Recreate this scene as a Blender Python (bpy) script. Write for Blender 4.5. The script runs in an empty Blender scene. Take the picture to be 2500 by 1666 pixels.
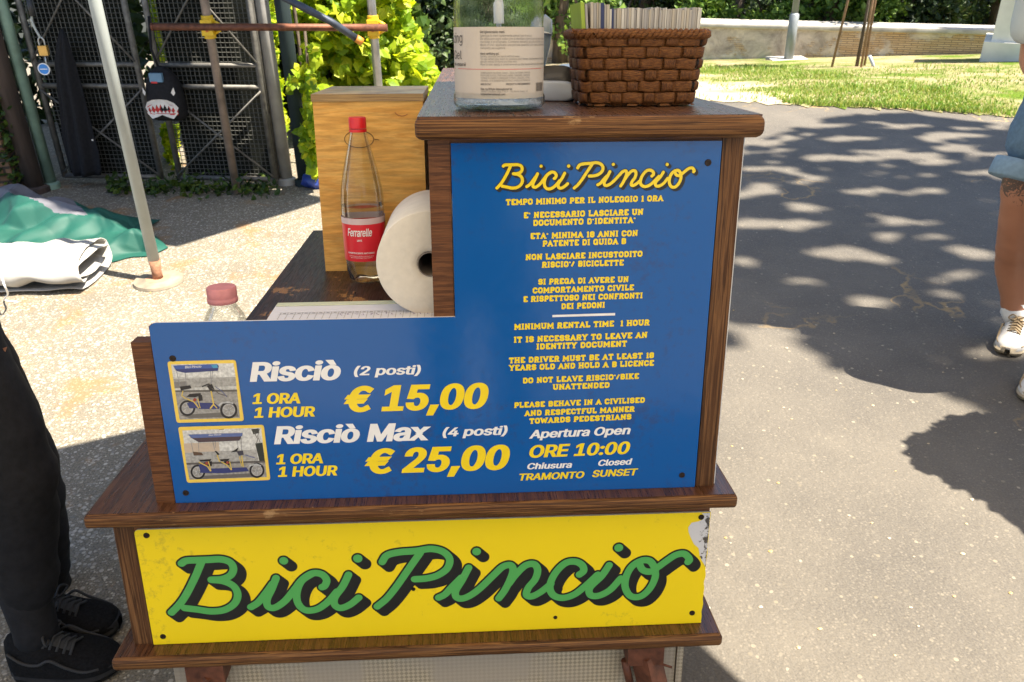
import bpy, bmesh, math, random, os
import numpy as np
from mathutils import Vector, Matrix, noise
from mathutils.geometry import delaunay_2d_cdt
random.seed(7); np.random.seed(7)
sc = bpy.context.scene; COL = sc.collection
R = math.radians
# ---------------------------------------------------------------- camera
CH = 1.6                                                    # eye height above the asphalt
CAMW = np.array([[0.99809843,-0.06065625,-0.01097051],[0.03835724,0.47185615,0.88084079],[0.04825199,0.87958661,-0.47328548]])
FPX = 2070.8
cd = bpy.data.cameras.new('camera'); cam = bpy.data.objects.new('camera', cd); COL.objects.link(cam)
cd.sensor_width = 36; cd.lens = FPX/2500*36; cd.clip_start = .02; cd.clip_end = 400
cd.dof.use_dof = True; cd.dof.focus_distance = 1.55; cd.dof.aperture_fstop = 14
mw = Matrix.Identity(4)
for i in range(3):
    mw[i][0] = CAMW[0][i]; mw[i][1] = CAMW[1][i]; mw[i][2] = -CAMW[2][i]
mw[2][3] = CH
cam.matrix_world = mw; sc.camera = cam
# ---------------------------------------------------------------- world, sun, exposure
SUN_EL, SUN_AZ = 62, -25                                     # azimuth measured from +X towards +Y
SUNV = np.array([math.cos(R(SUN_EL))*math.cos(R(SUN_AZ)), math.cos(R(SUN_EL))*math.sin(R(SUN_AZ)), math.sin(R(SUN_EL))])
w = bpy.data.worlds.new("World"); sc.world = w; w.use_nodes = True
nt = w.node_tree; bg = nt.nodes['Background']
sky = nt.nodes.new('ShaderNodeTexSky'); sky.sky_type = 'NISHITA'; sky.sun_disc = False
sky.sun_elevation = R(SUN_EL); sky.sun_rotation = R(90-SUN_AZ)
sky.dust_density = 1.3; sky.ozone_density = 1.2; sky.air_density = 1.0
nt.links.new(sky.outputs[0], bg.inputs[0]); bg.inputs[1].default_value = 0.085
sl = bpy.data.lights.new('sun', 'SUN'); sl.energy = 5.0; sl.angle = R(.5); sl.color = (1, .91, .76)
so = bpy.data.objects.new('sun', sl); COL.objects.link(so)
so.rotation_euler = Vector(SUNV).to_track_quat('Z', 'Y').to_euler()
sc.view_settings.view_transform = 'Standard'; sc.view_settings.look = 'None'
sc.view_settings.exposure = 1.95; sc.view_settings.gamma = 1
sc.cycles.max_bounces = 14; sc.cycles.transparent_max_bounces = 24; sc.cycles.transmission_bounces = 14
sc.cycles.use_denoising = True

# ---------------------------------------------------------------- measuring helpers (photo measures -> metres)
FS = 1.0625
def ray(x, y): return CAMW[0]*(x*FS-1250)/FPX - CAMW[1]*(y*FS-833)/FPX + CAMW[2]
def G(x, y, z=0.): d = ray(x, y); return np.array([0, 0, CH]) + d*(z-CH)/d[2]
def at(x, y, Y): d = ray(x, y); return np.array([0, 0, CH]) + d*Y/d[1]
WM = np.array([[0.99984087,0,0.01783928],[-0.00265624,0.98885251,0.14887465],[-0.01764042,-0.14889835,0.98869515]])
CC = np.array([0.52513845,-1.36734498,0.78558933])
CART = Matrix.Identity(4)
for i in range(3):
    for j in range(3): CART[i][j] = WM[i][j]
t_ = -WM @ CC + np.array([0, 0, CH])
for i in range(3): CART[i][3] = t_[i]
def H(x, y, ax, v):                                          # measure in the counter's own frame
    d = WM.T @ ray(x, y); t = (v-CC[ax])/d[ax]; return CC + t*d
def HS(xs, ys, v=0.): return H(xs/FS, ys/FS, 1, v)
BANK0, BANKS = 6.75, .13
def gz(X, Y):                                                # terrain: flat, then the grass falls away to the wall
    return -BANKS*max(0, Y-BANK0-.12*X) if Y > BANK0 else 0.
def GB(x, y):
    d = ray(x, y); t = 3.
    while t < 60:
        p = np.array([0, 0, CH])+d*t
        if p[2] <= gz(p[0], p[1]): return p
        t += .02
    return p

# ---------------------------------------------------------------- object helpers
def link(o, parent=None):
    COL.objects.link(o)
    if parent is not None: o.parent = parent
    return o
def tag(o, label=None, cat=None, group=None, kind=None):
    if label: o['label'] = label
    if cat: o['category'] = cat
    if group: o['group'] = group
    if kind: o['kind'] = kind
    return o
def empty(name, loc=(0,0,0), rot=(0,0,0)):
    o = bpy.data.objects.new(name, None); o.location = loc; o.rotation_euler = rot; o.empty_display_size = .05
    return link(o)
def mesh(name, V, Fc, mat=None, parent=None, smooth=False, mats=None, midx=None):
    m = bpy.data.meshes.new(name); m.from_pydata([tuple(v) for v in V], [], [tuple(f) for f in Fc])
    if mats:
        for q in mats: m.materials.append(q)
        m.polygons.foreach_set('material_index', midx)
    elif mat: m.materials.append(mat)
    if smooth: m.polygons.foreach_set('use_smooth', [True]*len(m.polygons))
    m.update()
    return link(bpy.data.objects.new(name, m), parent)
def bmobj(name, bm, mat=None, parent=None, smooth=False, bevel=0, seg=2):
    if bevel:
        bmesh.ops.bevel(bm, geom=[e for e in bm.edges if e.calc_face_angle(0) > .5], offset=bevel, segments=seg, profile=.5, affect='EDGES')
    bmesh.ops.recalc_face_normals(bm, faces=bm.faces)
    m = bpy.data.meshes.new(name); bm.to_mesh(m); bm.free()
    if mat: m.materials.append(mat)
    if smooth: m.polygons.foreach_set('use_smooth', [True]*len(m.polygons))
    return link(bpy.data.objects.new(name, m), parent)
def bx(bm, x0, x1, y0, y1, z0, z1, M=None):
    vs = [bm.verts.new(p) for p in ((x0,y0,z0),(x1,y0,z0),(x1,y1,z0),(x0,y1,z0),(x0,y0,z1),(x1,y0,z1),(x1,y1,z1),(x0,y1,z1))]
    for f in ((0,3,2,1),(4,5,6,7),(0,1,5,4),(1,2,6,5),(2,3,7,6),(3,0,4,7)): bm.faces.new([vs[i] for i in f])
    if M is not None:
        for v in vs: v.co = M @ v.co
    return vs
def box(name, x0, x1, y0, y1, z0, z1, mat, parent=None, bevel=.002, seg=2, cuts=0, jit=0):
    bm = bmesh.new(); bx(bm, x0, x1, y0, y1, z0, z1)
    if cuts:
        ax = 0 if x1-x0 >= max(y1-y0, z1-z0) else (1 if y1-y0 >= z1-z0 else 2)
        es = [e for e in bm.edges if abs(e.verts[0].co[ax]-e.verts[1].co[ax]) > 1e-6]
        if bevel:
            bmesh.ops.bevel(bm, geom=list(bm.edges), offset=bevel, segments=seg, profile=.5, affect='EDGES')
            es = [e for e in bm.edges if abs(e.verts[0].co[ax]-e.verts[1].co[ax]) > .05]
        bmesh.ops.subdivide_edges(bm, edges=es, cuts=cuts, use_grid_fill=True)
        for v in bm.verts: v.co += Vector([random.uniform(-jit, jit) for _ in range(3)])
        return bmobj(name, bm, mat, parent, True)
    return bmobj(name, bm, mat, parent, False, bevel, seg)
def frame_of(d):
    d = Vector(d).normalized(); a = Vector((0,0,1)) if abs(d.z) < .9 else Vector((1,0,0))
    u = d.cross(a).normalized(); return u, d.cross(u).normalized()
def sweep(pts, rad, n=10, cap=True, sq=None, V=None, Fc=None, up=None):
    """loft rings along pts; rad scalar/list (or (a,b) ellipses)"""
    own = V is None
    if own: V, Fc = [], []
    pts = [Vector(p) for p in pts]; N = len(pts); b0 = len(V); u = None
    for i, p in enumerate(pts):
        d = (pts[min(i+1, N-1)]-pts[max(i-1, 0)])
        if u is None:
            u, v = frame_of(d)
            if up is not None:
                v = (Vector(up)-d.normalized()*Vector(up).dot(d.normalized())).normalized(); u = v.cross(d.normalized()).normalized()
        else:
            dn = d.normalized(); u = (u-dn*u.dot(dn)).normalized(); v = dn.cross(u)
        r = rad[i] if isinstance(rad, (list, tuple)) else rad
        ra, rb = r if isinstance(r, tuple) else (r, r)
        for k in range(n):
            a = 2*math.pi*k/n; c, s = math.cos(a), math.sin(a)
            if sq: c, s = math.copysign(abs(c)**sq, c), math.copysign(abs(s)**sq, s)
            V.append(p+u*(c*ra)+v*(s*rb))
    for i in range(N-1):
        for k in range(n):
            a = b0+i*n+k; b = b0+i*n+(k+1) % n
            Fc.append((a, b, b+n, a+n))
    if cap:
        Fc.append([b0+k for k in range(n)][::-1]); Fc.append([b0+(N-1)*n+k for k in range(n)])
    return V, Fc
def tube(name, pts, rad, mat, parent=None, n=10, cap=True, smooth=True, **kw):
    V, Fc = sweep(pts, rad, n, cap, **kw); o = mesh(name, V, Fc, mat, parent, smooth)
    if smooth and cap:
        fl = [len(f) == n and i >= len(Fc)-2 for i, f in enumerate(Fc)]
        o.data.polygons.foreach_set('use_smooth', [not b for b in fl])
    return o
def lathe(name, prof, mat, parent=None, loc=(0,0,0), n=48, smooth=True, fn=None):
    V, Fc = [], []; P2, brk = [prof[0]], set()
    for i in range(1, len(prof)):
        P2.append(prof[i])
        if i < len(prof)-1:
            a, b, c = prof[i-1:i+2]; t = abs((math.atan2(c[1]-b[1], c[0]-b[0])-math.atan2(b[1]-a[1], b[0]-a[0])+math.pi) % (2*math.pi)-math.pi)
            if t > .85: brk.add(len(P2)-1); P2.append(prof[i])
    prof = P2
    for (r, z) in prof:
        for k in range(n):
            a = 2*math.pi*k/n; rr = r if fn is None else fn(r, z, a)
            V.append((loc[0]+rr*math.cos(a), loc[1]+rr*math.sin(a), loc[2]+z))
    for i in range(len(prof)-1):
        if i in brk: continue
        for k in range(n):
            a = i*n+k; b = i*n+(k+1) % n; Fc.append((a, b, b+n, a+n))
    return mesh(name, V, Fc, mat, parent, smooth)
def catmull(P, k=8, closed=False):
    P = [np.array(p, float) for p in P]; out = []; N = len(P)
    for i in range(N if closed else N-1):
        p0 = P[(i-1) % N] if closed or i > 0 else 2*P[0]-P[1]
        p1 = P[i]; p2 = P[(i+1) % N]
        p3 = P[(i+2) % N] if closed or i+2 < N else 2*P[-1]-P[-2]
        for t in np.linspace(0, 1, k, endpoint=False):
            out.append(.5*((2*p1)+(-p0+p2)*t+(2*p0-5*p1+4*p2-p3)*t*t+(-p0+3*p1-3*p2+p3)*t**3))
    if not closed: out.append(P[-1])
    return out

# ---------------------------------------------------------------- materials
def newmat(name):
    m = bpy.data.materials.new(name); m.use_nodes = True
    return m, m.node_tree, m.node_tree.nodes['Principled BSDF']
def ramp(nt, fac, stops, interp='LINEAR'):
    r = nt.nodes.new('ShaderNodeValToRGB'); e = r.color_ramp.elements; r.color_ramp.interpolation = interp
    while len(e) < len(stops): e.new(.5)
    for q, (p, c) in zip(e, stops): q.position = p; q.color = (*c, 1) if len(c) == 3 else c
    nt.links.new(fac, r.inputs[0]); return r.outputs[0]
def coords(nt, scale=(1,1,1), kind='Object', rot=(0,0,0)):
    t = nt.nodes.new('ShaderNodeTexCoord'); mp = nt.nodes.new('ShaderNodeMapping')
    mp.inputs['Scale'].default_value = scale; mp.inputs['Rotation'].default_value = rot
    nt.links.new(t.outputs[kind], mp.inputs[0]); return mp.outputs[0]
def noi(nt, vec, scale=5, detail=4, rough=.55, dist=0):
    n = nt.nodes.new('ShaderNodeTexNoise'); n.inputs['Scale'].default_value = scale; n.inputs['Detail'].default_value = detail
    n.inputs['Roughness'].default_value = rough; n.inputs['Distortion'].default_value = dist
    if vec is not None: nt.links.new(vec, n.inputs['Vector'])
    return n.outputs['Fac']
def mix(nt, fac, a, b, mode='MIX'):
    m = nt.nodes.new('ShaderNodeMix'); m.data_type = 'RGBA'; m.blend_type = mode
    for s, v in ((m.inputs[0], fac), (m.inputs[6], a), (m.inputs[7], b)):
        if isinstance(v, (int, float)): s.default_value = v
        elif isinstance(v, (tuple, list)): s.default_value = (*v, 1)
        else: nt.links.new(v, s)
    return m.outputs[2]
def math_(nt, op, a, b=None):
    m = nt.nodes.new('ShaderNodeMath'); m.operation = op
    for s, v in zip(m.inputs, (a, b)):
        if v is None: continue
        if isinstance(v, (int, float)): s.default_value = v
        else: nt.links.new(v, s)
    return m.outputs[0]
def bump(nt, bs, h, strength=.3, dist=.002):
    b = nt.nodes.new('ShaderNodeBump'); b.inputs['Strength'].default_value = strength; b.inputs['Distance'].default_value = dist
    nt.links.new(h, b.inputs['Height']); nt.links.new(b.outputs[0], bs.inputs['Normal'])
def simple(name, col, rough=.6, metal=0, var=.15, scale=20, bmp=0, bdist=.002, spec=.5, sc3=(1,1,1), **kw):
    m, nt, bs = newmat(name)
    bs.inputs['Roughness'].default_value = rough; bs.inputs['Metallic'].default_value = metal
    bs.inputs['Specular IOR Level'].default_value = spec
    f = noi(nt, coords(nt, sc3), scale, 5)
    lo = tuple(c*(1-var) for c in col); hi = tuple(min(1, c*(1+var)) for c in col)
    nt.links.new(ramp(nt, f, [(.3, lo), (.7, hi)]), bs.inputs['Base Color'])
    if bmp: bump(nt, bs, f, bmp, bdist)
    for k, v in kw.items(): bs.inputs[k.replace('_', ' ')].default_value = v
    return m
def wood(name, sc3, dark, mid, light, rough=.45, fine=6, chips=None, bmp=.35, chipcol=(.42,.25,.12), spec=.25):
    """stained plywood: grain stretched along the small-scale axis, worn chips"""
    m, nt, bs = newmat(name)
    v = coords(nt, sc3); f1 = noi(nt, v, 1, 6, .6, .25); f2 = noi(nt, v, fine, 5, .7)
    c = ramp(nt, f1, [(.34, dark), (.43, mid), (.48, light), (.53, dark), (.60, mid), (.66, light)])
    c = mix(nt, .75, c, ramp(nt, f2, [(.3, (.45,.45,.45)), (.7, (1.15,1.15,1.15))]), 'MULTIPLY')
    if chips:
        big = noi(nt, coords(nt), chips[1], 6, .65); 
        msk = ramp(nt, math_(nt, 'ADD', math_(nt, 'MULTIPLY', big, .75), math_(nt, 'MULTIPLY', f2, .25)), [(chips[0], (0,0,0)), (chips[0]+.015, (1,1,1))])
        c = mix(nt, msk, c, mix(nt, f2, tuple(x*.6 for x in chipcol), chipcol))
    nt.links.new(c, bs.inputs['Base Color']); bs.inputs['Specular IOR Level'].default_value = spec
    nt.links.new(ramp(nt, f2, [(.3, (rough-.1,)*3), (.7, (rough+.2,)*3)]), bs.inputs['Roughness'])
    bump(nt, bs, math_(nt, 'ADD', f1, f2), bmp, .0012)
    return m
DK, MD, LT = (.052,.020,.007), (.130,.052,.016), (.25,.115,.037)
M_EDGE = wood('stained_plywood_edge', (2.2, 2.2, 150), DK, MD, LT, .5, 5, (.62, 8), .5, (.36,.21,.095))
M_TOP = wood('stained_plywood_top', (60, 2.5, 60), (.05,.020,.010), (.095,.036,.015), (.13,.053,.022), .28, 6, (.655, 6), spec=.55)
M_POST = wood('stained_post', (70, 70, 2), DK, (.11,.046,.016), (.20,.092,.034), .5, 5, (.72, 12), .5)
M_FACE = wood('stained_face', (4, 8, 90), (.085,.032,.013), (.145,.053,.019), (.19,.075,.028), .42, 6, None, .4)
M_DESK = wood('worn_desk', (45, 3, 45), (.022,.013,.012), (.045,.022,.017), (.07,.032,.022), .33, 6, (.585, 11), .4, (.34,.17,.06))
M_PLY = wood('bare_plywood', (3, 3, 26), (.66,.33,.075), (.76,.41,.10), (.80,.46,.13), .5, 4, None, .12)
M_PLYE = wood('plywood_lid', (3, 3, 300), (.20,.12,.06), (.46,.30,.13), (.36,.24,.11), .35, 4, None, .3)

def panel_mat(name, col, rough, scuff=(.2,.2,.2), amt=.72, sc=60):
    m, nt, bs = newmat(name)
    f = noi(nt, coords(nt), sc, 8, .75); g = noi(nt, coords(nt), 4, 3)
    k = ramp(nt, math_(nt, 'ADD', math_(nt, 'MULTIPLY', f, .6), math_(nt, 'MULTIPLY', g, .4)), [(amt-.08, (0,0,0)), (amt, (1,1,1))])
    c = mix(nt, g, tuple(x*.94 for x in col), tuple(x*1.05 for x in col))
    nt.links.new(mix(nt, math_(nt, 'MULTIPLY', k, .5), c, scuff), bs.inputs['Base Color'])
    nt.links.new(ramp(nt, f, [(.35, (rough,)*3), (.75, (rough+.1,)*3)]), bs.inputs['Roughness'])
    bump(nt, bs, noi(nt, coords(nt), 28, 3), .06, .004)
    return m
M_BLUE = panel_mat('blue_print', (.006,.092,.33), .1, (.03,.05,.14), .62)
M_YEL = panel_mat('yellow_print', (.88,.64,.008), .3, (.35,.26,.03), .645, 45)
def flat(name, col, rough=.3): return simple(name, col, rough, var=.05, scale=30)
M_TY = flat('letter_yellow', (.86,.63,.02), .2); M_TW = flat('letter_white', (.8,.78,.76), .2)
M_TG = panel_mat('letter_green', (.085,.38,.09), .3, (.2,.45,.15), .66, 45); M_TK = panel_mat('letter_black', (.012,.012,.012), .35, (.08,.07,.06), .68, 45)
M_WHITE = simple('white_laminate', (.72,.71,.69), .4, var=.06)
M_STEEL = simple('zinc_steel', (.42,.43,.43), .42, .85, .25, 14, .1)
M_PAINTW = simple('grey_white_paint', (.34,.37,.355), .4, 0, .10, 9, .1)
M_RUST = simple('rusty_brown_steel', (.13,.045,.022), .6, .3, .5, 40, .3)
M_DSTEEL = simple('dark_blue_steel', (.05,.06,.08), .45, .5, .3, 20)
M_SCREW = simple('screw_dark', (.035,.022,.016), .5, .6, .3, 200)
M_YPLAS = simple('yellow_plastic', (.66,.42,.015), .45, var=.15)
M_BLACKC = simple('black_cloth', (.011,.011,.013), .85, var=.3, scale=60, bmp=.4, spec=.25)
M_BLACKS = simple('black_shoe', (.0065,.0067,.0075), .9, var=.5, scale=160, bmp=.6, spec=.12)
M_BLACKR = simple('black_rubber', (.02,.021,.023), .55, var=.2)

# ---------------------------------------------------------------- flat lettering: union of outlines by winding number
def fill(contours, z=0.):
    """non-zero union of closed outlines -> triangles (no overlapping faces)"""
    V, E = [], []; S = 100.
    for c in contours:
        b = len(V); V += [Vector((p[0]*S, p[1]*S)) for p in c]; E += [(b+i, b+(i+1) % len(c)) for i in range(len(c))]
    vs, es, fs, *_ = delaunay_2d_cdt(V, E, [], 0, 1e-4)
    vs = np.array([tuple(v) for v in vs]); fs = np.array([tuple(f) for f in fs if len(f) == 3])
    if not len(fs): return [], []
    cen = vs[fs].mean(1); wn = np.zeros(len(cen))
    for c in contours:
        a = np.array([(p[0]*S, p[1]*S) for p in c]); b = np.roll(a, -1, 0)
        up = (a[:, 1][None] <= cen[:, 1][:, None]) & (b[:, 1][None] > cen[:, 1][:, None])
        dn = (a[:, 1][None] > cen[:, 1][:, None]) & (b[:, 1][None] <= cen[:, 1][:, None])
        cr = (b[:, 0]-a[:, 0])[None]*(cen[:, 1][:, None]-a[:, 1][None])-(cen[:, 0][:, None]-a[:, 0][None])*(b[:, 1]-a[:, 1])[None]
        wn += (up & (cr > 0)).sum(1)-(dn & (cr < 0)).sum(1)
    fs = fs[wn != 0]
    return (vs/S), fs
def ccw(c):
    a = sum(c[i][0]*c[(i+1) % len(c)][1]-c[(i+1) % len(c)][0]*c[i][1] for i in range(len(c)))
    return c if a > 0 else c[::-1]
def ribbon(P, wd, round_cap=True, closed=False):
    P = [np.array(p, float) for p in P]; out = []; N = len(P)
    segs = [(P[i], P[(i+1) % N]) for i in range(N if closed else N-1)]
    for a, b in segs:
        d = b-a; L = np.hypot(*d)
        if L < 1e-9: continue
        n = np.array([-d[1], d[0]])/L*wd/2; out.append(ccw([a+n, a-n, b-n, b+n]))
    for i, p in enumerate(P):
        if not closed and i in (0, N-1) and not round_cap: continue
        out.append([p+wd/2*np.array([math.cos(t), math.sin(t)]) for t in np.linspace(0, 2*math.pi, 12, endpoint=False)])
    return out
def strokes_mesh(name, layers, mat, parent, tf):
    V, Fc = [], []
    for cont, yy in layers:
        v, f = fill(cont); b = len(V)
        V += [tf(p[0], p[1], yy) for p in v]; Fc += [tuple(int(i)+b for i in t) for t in f]
    return mesh(name, V, Fc, mat, parent)
# font outlines
_fp = os.path.join(bpy.utils.resource_path('LOCAL'), 'datafiles', 'fonts', 'Inter.woff2')
try: INTER = bpy.data.fonts.load(_fp)
except Exception: INTER = None
def outlines(s, shear=0., bold=0., spacing=1.):
    c = bpy.data.curves.new('t', 'FONT'); c.body = s; c.size = 1; c.space_character = spacing
    if INTER: c.font = INTER
    o = bpy.data.objects.new('t', c); COL.objects.link(o)
    cu = o.to_curve(bpy.context.evaluated_depsgraph_get()); res = []
    from mathutils.geometry import interpolate_bezier
    for sp in cu.splines:
        pts = []; bp = sp.bezier_points; n = len(bp)
        for i in range(n):
            a, b = bp[i], bp[(i+1) % n]
            st = (a.co-a.handle_right).length < 1e-6 and (b.co-b.handle_left).length < 1e-6
            q = [a.co, b.co] if (st or (a.handle_right_type == 'VECTOR' and b.handle_left_type == 'VECTOR')) else interpolate_bezier(a.co, a.handle_right, b.handle_left, b.co, 6)
            pts += [np.array((p.x, p.y)) for p in q[:-1]]
        cl = [p for i, p in enumerate(pts) if np.hypot(*(p-pts[i-1])) > 1e-4]
        if len(cl) > 2: res.append(cl)
    o.to_curve_clear(); bpy.data.objects.remove(o); bpy.data.curves.remove(c)
    ar = [sum(p[i-1][0]*p[i][1]-p[i][0]*p[i-1][1] for i in range(len(p))) for p in res]
    sg = math.copysign(1, max(ar, key=abs)) if ar else 1
    fin = []
    for p in res:
        p = p if sg > 0 else p[::-1]; q = []; n = len(p)
        for i in range(n):                                   # embolden: push along the mitre
            d0 = p[i]-p[i-1]; d1 = p[(i+1) % n]-p[i]; d0 = d0/np.hypot(*d0); d1 = d1/np.hypot(*d1)
            n0 = np.array([d0[1], -d0[0]]); n1 = np.array([d1[1], -d1[0]]); m = n0+n1; L = m @ m
            m = m/max(L, .6)*2
            q.append(p[i]+m*np.array((bold, bold*.5)))
        fin.append([np.array((a[0]+shear*a[1], a[1])) for a in q])
    return fin
def cap_unit(bold):
    a = np.vstack(outlines('H', 0, bold)); return a[:, 1].max()-a[:, 1].min(), a[:, 1].min()
# block slab letters: centre lines on a unit-high body
GL = {
'A': (.95, ".12,0 .475,1 .83,0|.25,.33 .7,.33"), 'B': (.85, ".2,0 .2,1 .58,1 .72,.86 .72,.66 .58,.53 .74,.4 .74,.14 .6,0 .2,0|.2,.53 .58,.53"),
'C': (.85, ".74,.7 .74,.82 .58,1 .3,1 .14,.82 .14,.18 .3,0 .58,0 .74,.18 .74,.3"), 'D': (.88, ".2,0 .2,1 .56,1 .74,.8 .74,.2 .56,0 .2,0"),
'E': (.8, ".7,.78 .7,1 .2,1 .2,0 .7,0 .7,.22|.2,.5 .55,.5"), 'F': (.78, ".7,.78 .7,1 .2,1 .2,0|.2,.5 .55,.5"),
'G': (.88, ".74,.72 .74,.82 .58,1 .3,1 .14,.82 .14,.18 .3,0 .74,0 .74,.42 .5,.42"), 'H': (.95, ".2,0 .2,1|.75,0 .75,1|.2,.5 .75,.5"),
'I': (.46, ".23,0 .23,1"), 'K': (.92, ".2,0 .2,1|.72,1 .3,.48 .76,0"), 'L': (.76, ".2,1 .2,0 .66,0 .66,.28"),
'M': (1.12, ".17,0 .17,1 .56,.3 .95,1 .95,0"), 'N': (.96, ".2,0 .2,1 .76,0 .76,1"), 'O': (.88, ".3,0 .14,.18 .14,.82 .3,1 .58,1 .74,.82 .74,.18 .58,0 .3,0"),
'P': (.82, ".2,0 .2,1 .58,1 .72,.86 .72,.58 .58,.44 .2,.44"), 'R': (.9, ".2,0 .2,1 .58,1 .72,.86 .72,.6 .58,.47 .2,.47|.5,.47 .74,0"),
'S': (.82, ".7,.72 .7,.84 .56,1 .28,1 .14,.86 .14,.66 .28,.52 .56,.5 .7,.36 .7,.14 .56,0 .28,0 .14,.14 .14,.28"), 'T': (.84, ".12,.74 .12,1 .72,1 .72,.74|.42,1 .42,0"),
'U': (.95, ".2,1 .2,.18 .36,0 .6,0 .76,.18 .76,1"), 'V': (.95, ".12,1 .475,0 .83,1"), 'W': (1.2, ".1,1 .34,0 .6,.8 .86,0 1.1,1"), 'Y': (.92, ".12,1 .46,.48 .8,1|.46,.48 .46,0"),
'1': (.5, ".12,.82 .28,1 .28,0"), '8': (.82, ".28,.52 .14,.64 .14,.86 .28,1 .54,1 .68,.86 .68,.64 .54,.52 .28,.52 .14,.36 .14,.14 .28,0 .54,0 .68,.14 .68,.36 .54,.52"),
'0': (.82, ".28,0 .14,.18 .14,.82 .28,1 .54,1 .68,.82 .68,.18 .54,0 .28,0"), "'": (.3, ".16,1.02 .12,.72"), '/': (.6, ".08,-.05 .5,1.05"), ' ': (.42, "")}
def slab(s):
    x = 0; out = []; W = .29
    for ch in s:
        adv, d = GL[ch]
        for pl in d.split('|'):
            if not pl: continue
            P = [(x+float(a.split(',')[0]), W/2+(1-W)*float(a.split(',')[1])) for a in pl.split()]
            cl = P[0] == P[-1]
            if cl: P = P[:-1]
            else:
                for i, j in ((0, 1), (-1, -2)):
                    if ch in "'/SCG1" and not (ch == '1' and i == -1): continue
                    if P[i][1] < W/2+.01 and P[j][1] > P[i][1]+.2: out.append(ccw([(P[i][0]-.22, 0), (P[i][0]+.22, 0), (P[i][0]+.22, .17), (P[i][0]-.22, .17)])); P[i] = (P[i][0], .05)
                    elif P[i][1] > 1-W/2-.01 and P[j][1] < P[i][1]-.2: out.append(ccw([(P[i][0]-.22, .83), (P[i][0]+.22, .83), (P[i][0]+.22, 1), (P[i][0]-.22, 1)])); P[i] = (P[i][0], .95)
            out += ribbon(P, W, False, cl)
        x += adv+.1
    return out
def place_text(name, s, l, r, cap, reg, mat, parent, kind='inter', yy=-.0006, bold=.04, shear=.2, spacing=1.):
    """lettering between two measured baseline ends on the sign plane"""
    ox, oy, k = reg
    a = HS(ox+l[0]/k, oy+l[1]/k); b = HS(ox+r[0]/k, oy+r[1]/k); t = HS(ox+l[0]/k, oy+(l[1]-cap)/k)
    cont = slab(s) if kind == 'slab' else outlines(s, shear, bold, spacing)
    A = np.vstack([np.array(c) for c in cont]); x0, x1 = A[:, 0].min(), A[:, 0].max()
    capu, y0 = (1., 0.) if kind == 'slab' else cap_unit(bold)
    sx = (b[0]-a[0])/(x1-x0); sy = (t[2]-a[2])/capu; sl_ = (b[2]-a[2])/(b[0]-a[0])
    def tf(x, y, q):
        X = a[0]+(x-x0)*sx; return (X, q, a[2]+(X-a[0])*sl_+(y-y0)*sy)
    return strokes_mesh(name, [(cont, yy)], mat, parent, tf)

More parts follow.
